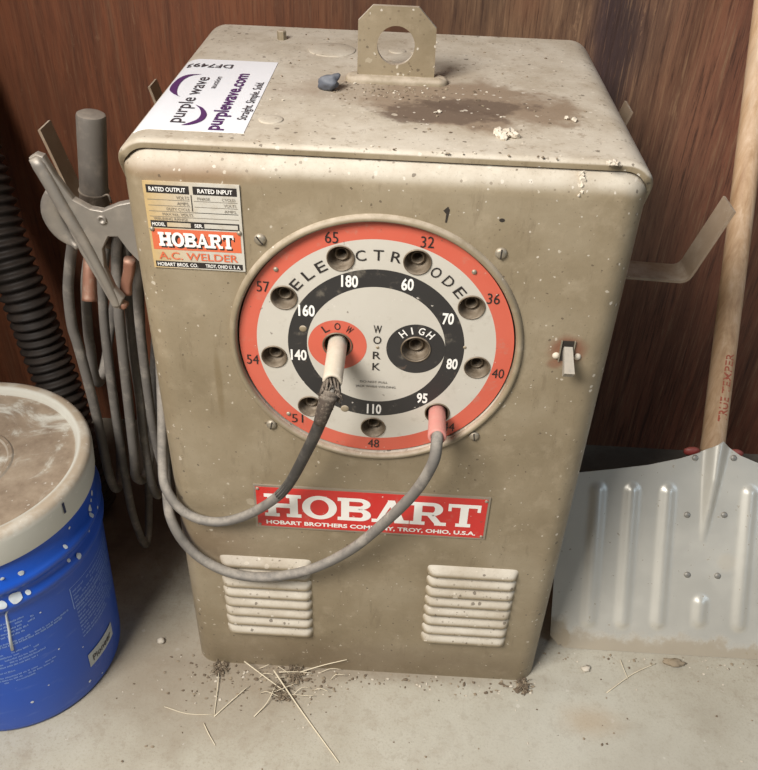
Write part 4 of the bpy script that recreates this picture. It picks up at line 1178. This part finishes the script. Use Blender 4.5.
clump(-.1127, -.0430, .014, 1, 'dark dirt clump under the straws in front of the welder'); clump(-.098, -.0120, .012, 2, 'dark dirt clump against the bottom edge of the welder')
clump(.222, -.010, .009, 5, 'small dirt clump at the lower right corner of the welder'); clump(-.205, -.010, .011, 6, 'dirt clump at the lower left corner of the welder')
straws = [([(-.1274, -.016, .012), (-.085, -.066, .003), (-.0252, -.1378, .0015)], .0011, 'longest thick pale straw pointing to the lower middle of the floor'),
          ([(-.1704, .0 - .006, .014), (-.135, -.028, .010), (-.1007, -.047, .003)], .0009, 'straw leaning on the left bottom edge of the welder'),
          ([(-.2041, -.0213, .006), (-.201, -.05, .003), (-.1982, -.0836, .0015)], .0007, 'short upright straw left of the crossed pair near the bucket'),
          ([(-.1979, -.085, .0015), (-.178, -.060, .003), (-.159, -.0371, .004)], .0008, 'straw slanting up right from the crossing point near the bucket'),
          ([(-.268, -.0751, .002), (-.235, -.083, .0012), (-.1999, -.0822, .0015)], .0006, 'thin straw lying level towards the bucket'),
          ([(-.1446, -.0814, .0015), (-.130, -.062, .005), (-.1223, -.0408, .010)], .0008, 'straw curving up out of the dirt clump'),
          ([(-.1200, -.0170, .010), (-.095, -.0120, .006), (-.0744, -.0106, .003)], .0007, 'short level straw along the welder bottom edge'),
          ([(-.0930, -.0118, .004), (-.060, -.006, .016), (-.0260, -.004, .030)], .0008, 'thin straw rising against the welder front below the cable'),
          ([(.3397, -.012, .0015), (.382, .020, .003), (.4192, .0404, .002)], .0007, 'curved straw on bare concrete below the shovel'),
          ([(.3675, .0417, .004), (.370, .028, .003), (.3736, .0126, .0015)], .0006, 'tiny straw crossing the curved one below the shovel'),
          ([(-.210, -.095, .0015), (-.200, -.110, .002), (-.188, -.125, .0012)], .0008, 'short straw at the bottom left of the floor')]
for pts, w, lab in straws:
    mb = MB(); mb.tube(spline(pts, 5), lambda t, w=w: w * (1 - .3 * t), 7)
    single('dry_straw', mb, MT['straw'], (pts[0][0], pts[0][1], 0), lab, 'straw', 'dry straws on the floor')
r = random.Random(77)
for k in range(11):
    x = r.uniform(-.165, -.045); y = r.uniform(-.05, -.008); a = r.uniform(-.9, .9) + (PI if r.random() < .5 else 0); L = r.uniform(.02, .045)
    p = Vector((x, y, .002)); q = p + Vector((L * math.cos(a), L * math.sin(a) * .5, r.uniform(.002, .012))); q.y = min(q.y, -.004)
    mb = MB(); mb.tube(spline([p, (p + q) / 2 + Vector((r.uniform(-.004, .004), r.uniform(-.003, .003), .004)), q], 5), .00042, 6)
    single('grass_blade', mb, MT['straw'], (x, y, 0), 'fine dry grass blade in the tangle along the welder front edge', 'straw', 'fine grass blades at the welder front edge')
mb = MB(); mb.blob((-.2984, .0266, .004), (.006, .005, .004), 6, .4, 2)
single('pebble', mb, MT['chip'], (-.2984, .0266, 0), 'small white pebble on the shaded floor between bucket and welder', 'stone')
mb = MB(); mb.blob((.3159, .0240, .003), (.006, .005, .003), 16, .9, 2)
single('plaster_chip', mb, MT['chip'], (.3159, .024, 0), 'white chip on the floor just in front of the shovel corner', 'debris')
mb = MB(); mb.blob((.4450, .0420, .004), (.014, .006, .004), 26, .6, 3)
single('wood_fragment', mb, MT['crumb2'], (.445, .042, 0), 'tan wood fragment at the front edge of the shovel', 'debris')

# ------------------------------------------------------------------ light
def area(name, loc, target, sx, sy, power, col):
    l = bpy.data.lights.new(name, 'AREA'); l.shape = 'RECTANGLE'; l.size = sx; l.size_y = sy; l.energy = power; l.color = col
    o = bpy.data.objects.new(name, l); COL.objects.link(o); o.location = loc
    o.rotation_euler = (Vector(target) - Vector(loc)).to_track_quat('-Z', 'Y').to_euler(); return o
area('doorway_daylight', (-.95, -1.12, 2.05), (0, .15, .35), .95, .8, 90, (1.0, .972, .93))
area('side_window_light', (2.1, -1.0, 1.3), (.2, .1, .5), .9, .9, 8, (.60, .78, 1.0))
wd = bpy.data.worlds.new('w'); SC.world = wd; wd.use_nodes = True
bgn = wd.node_tree.nodes['Background']; bgn.inputs[0].default_value = (.98, .98, .97, 1); bgn.inputs[1].default_value = .085

# ------------------------------------------------------------------ camera
cam = bpy.data.cameras.new('camera'); co = bpy.data.objects.new('camera', cam); COL.objects.link(co)
co.location = (.0209, -.6990, 1.0410); co.rotation_euler = (.9213, -.0316, .0487)
cam.sensor_fit = 'HORIZONTAL'; cam.sensor_width = 36; cam.lens = 835.3 * 36 / 758; cam.clip_start = .02
SC.camera = co
vs_ = SC.view_settings; vs_.view_transform = 'Standard'; vs_.look = 'None'; vs_.gamma = 1; vs_.exposure = 0.0
SC.view_settings.use_curve_mapping = False
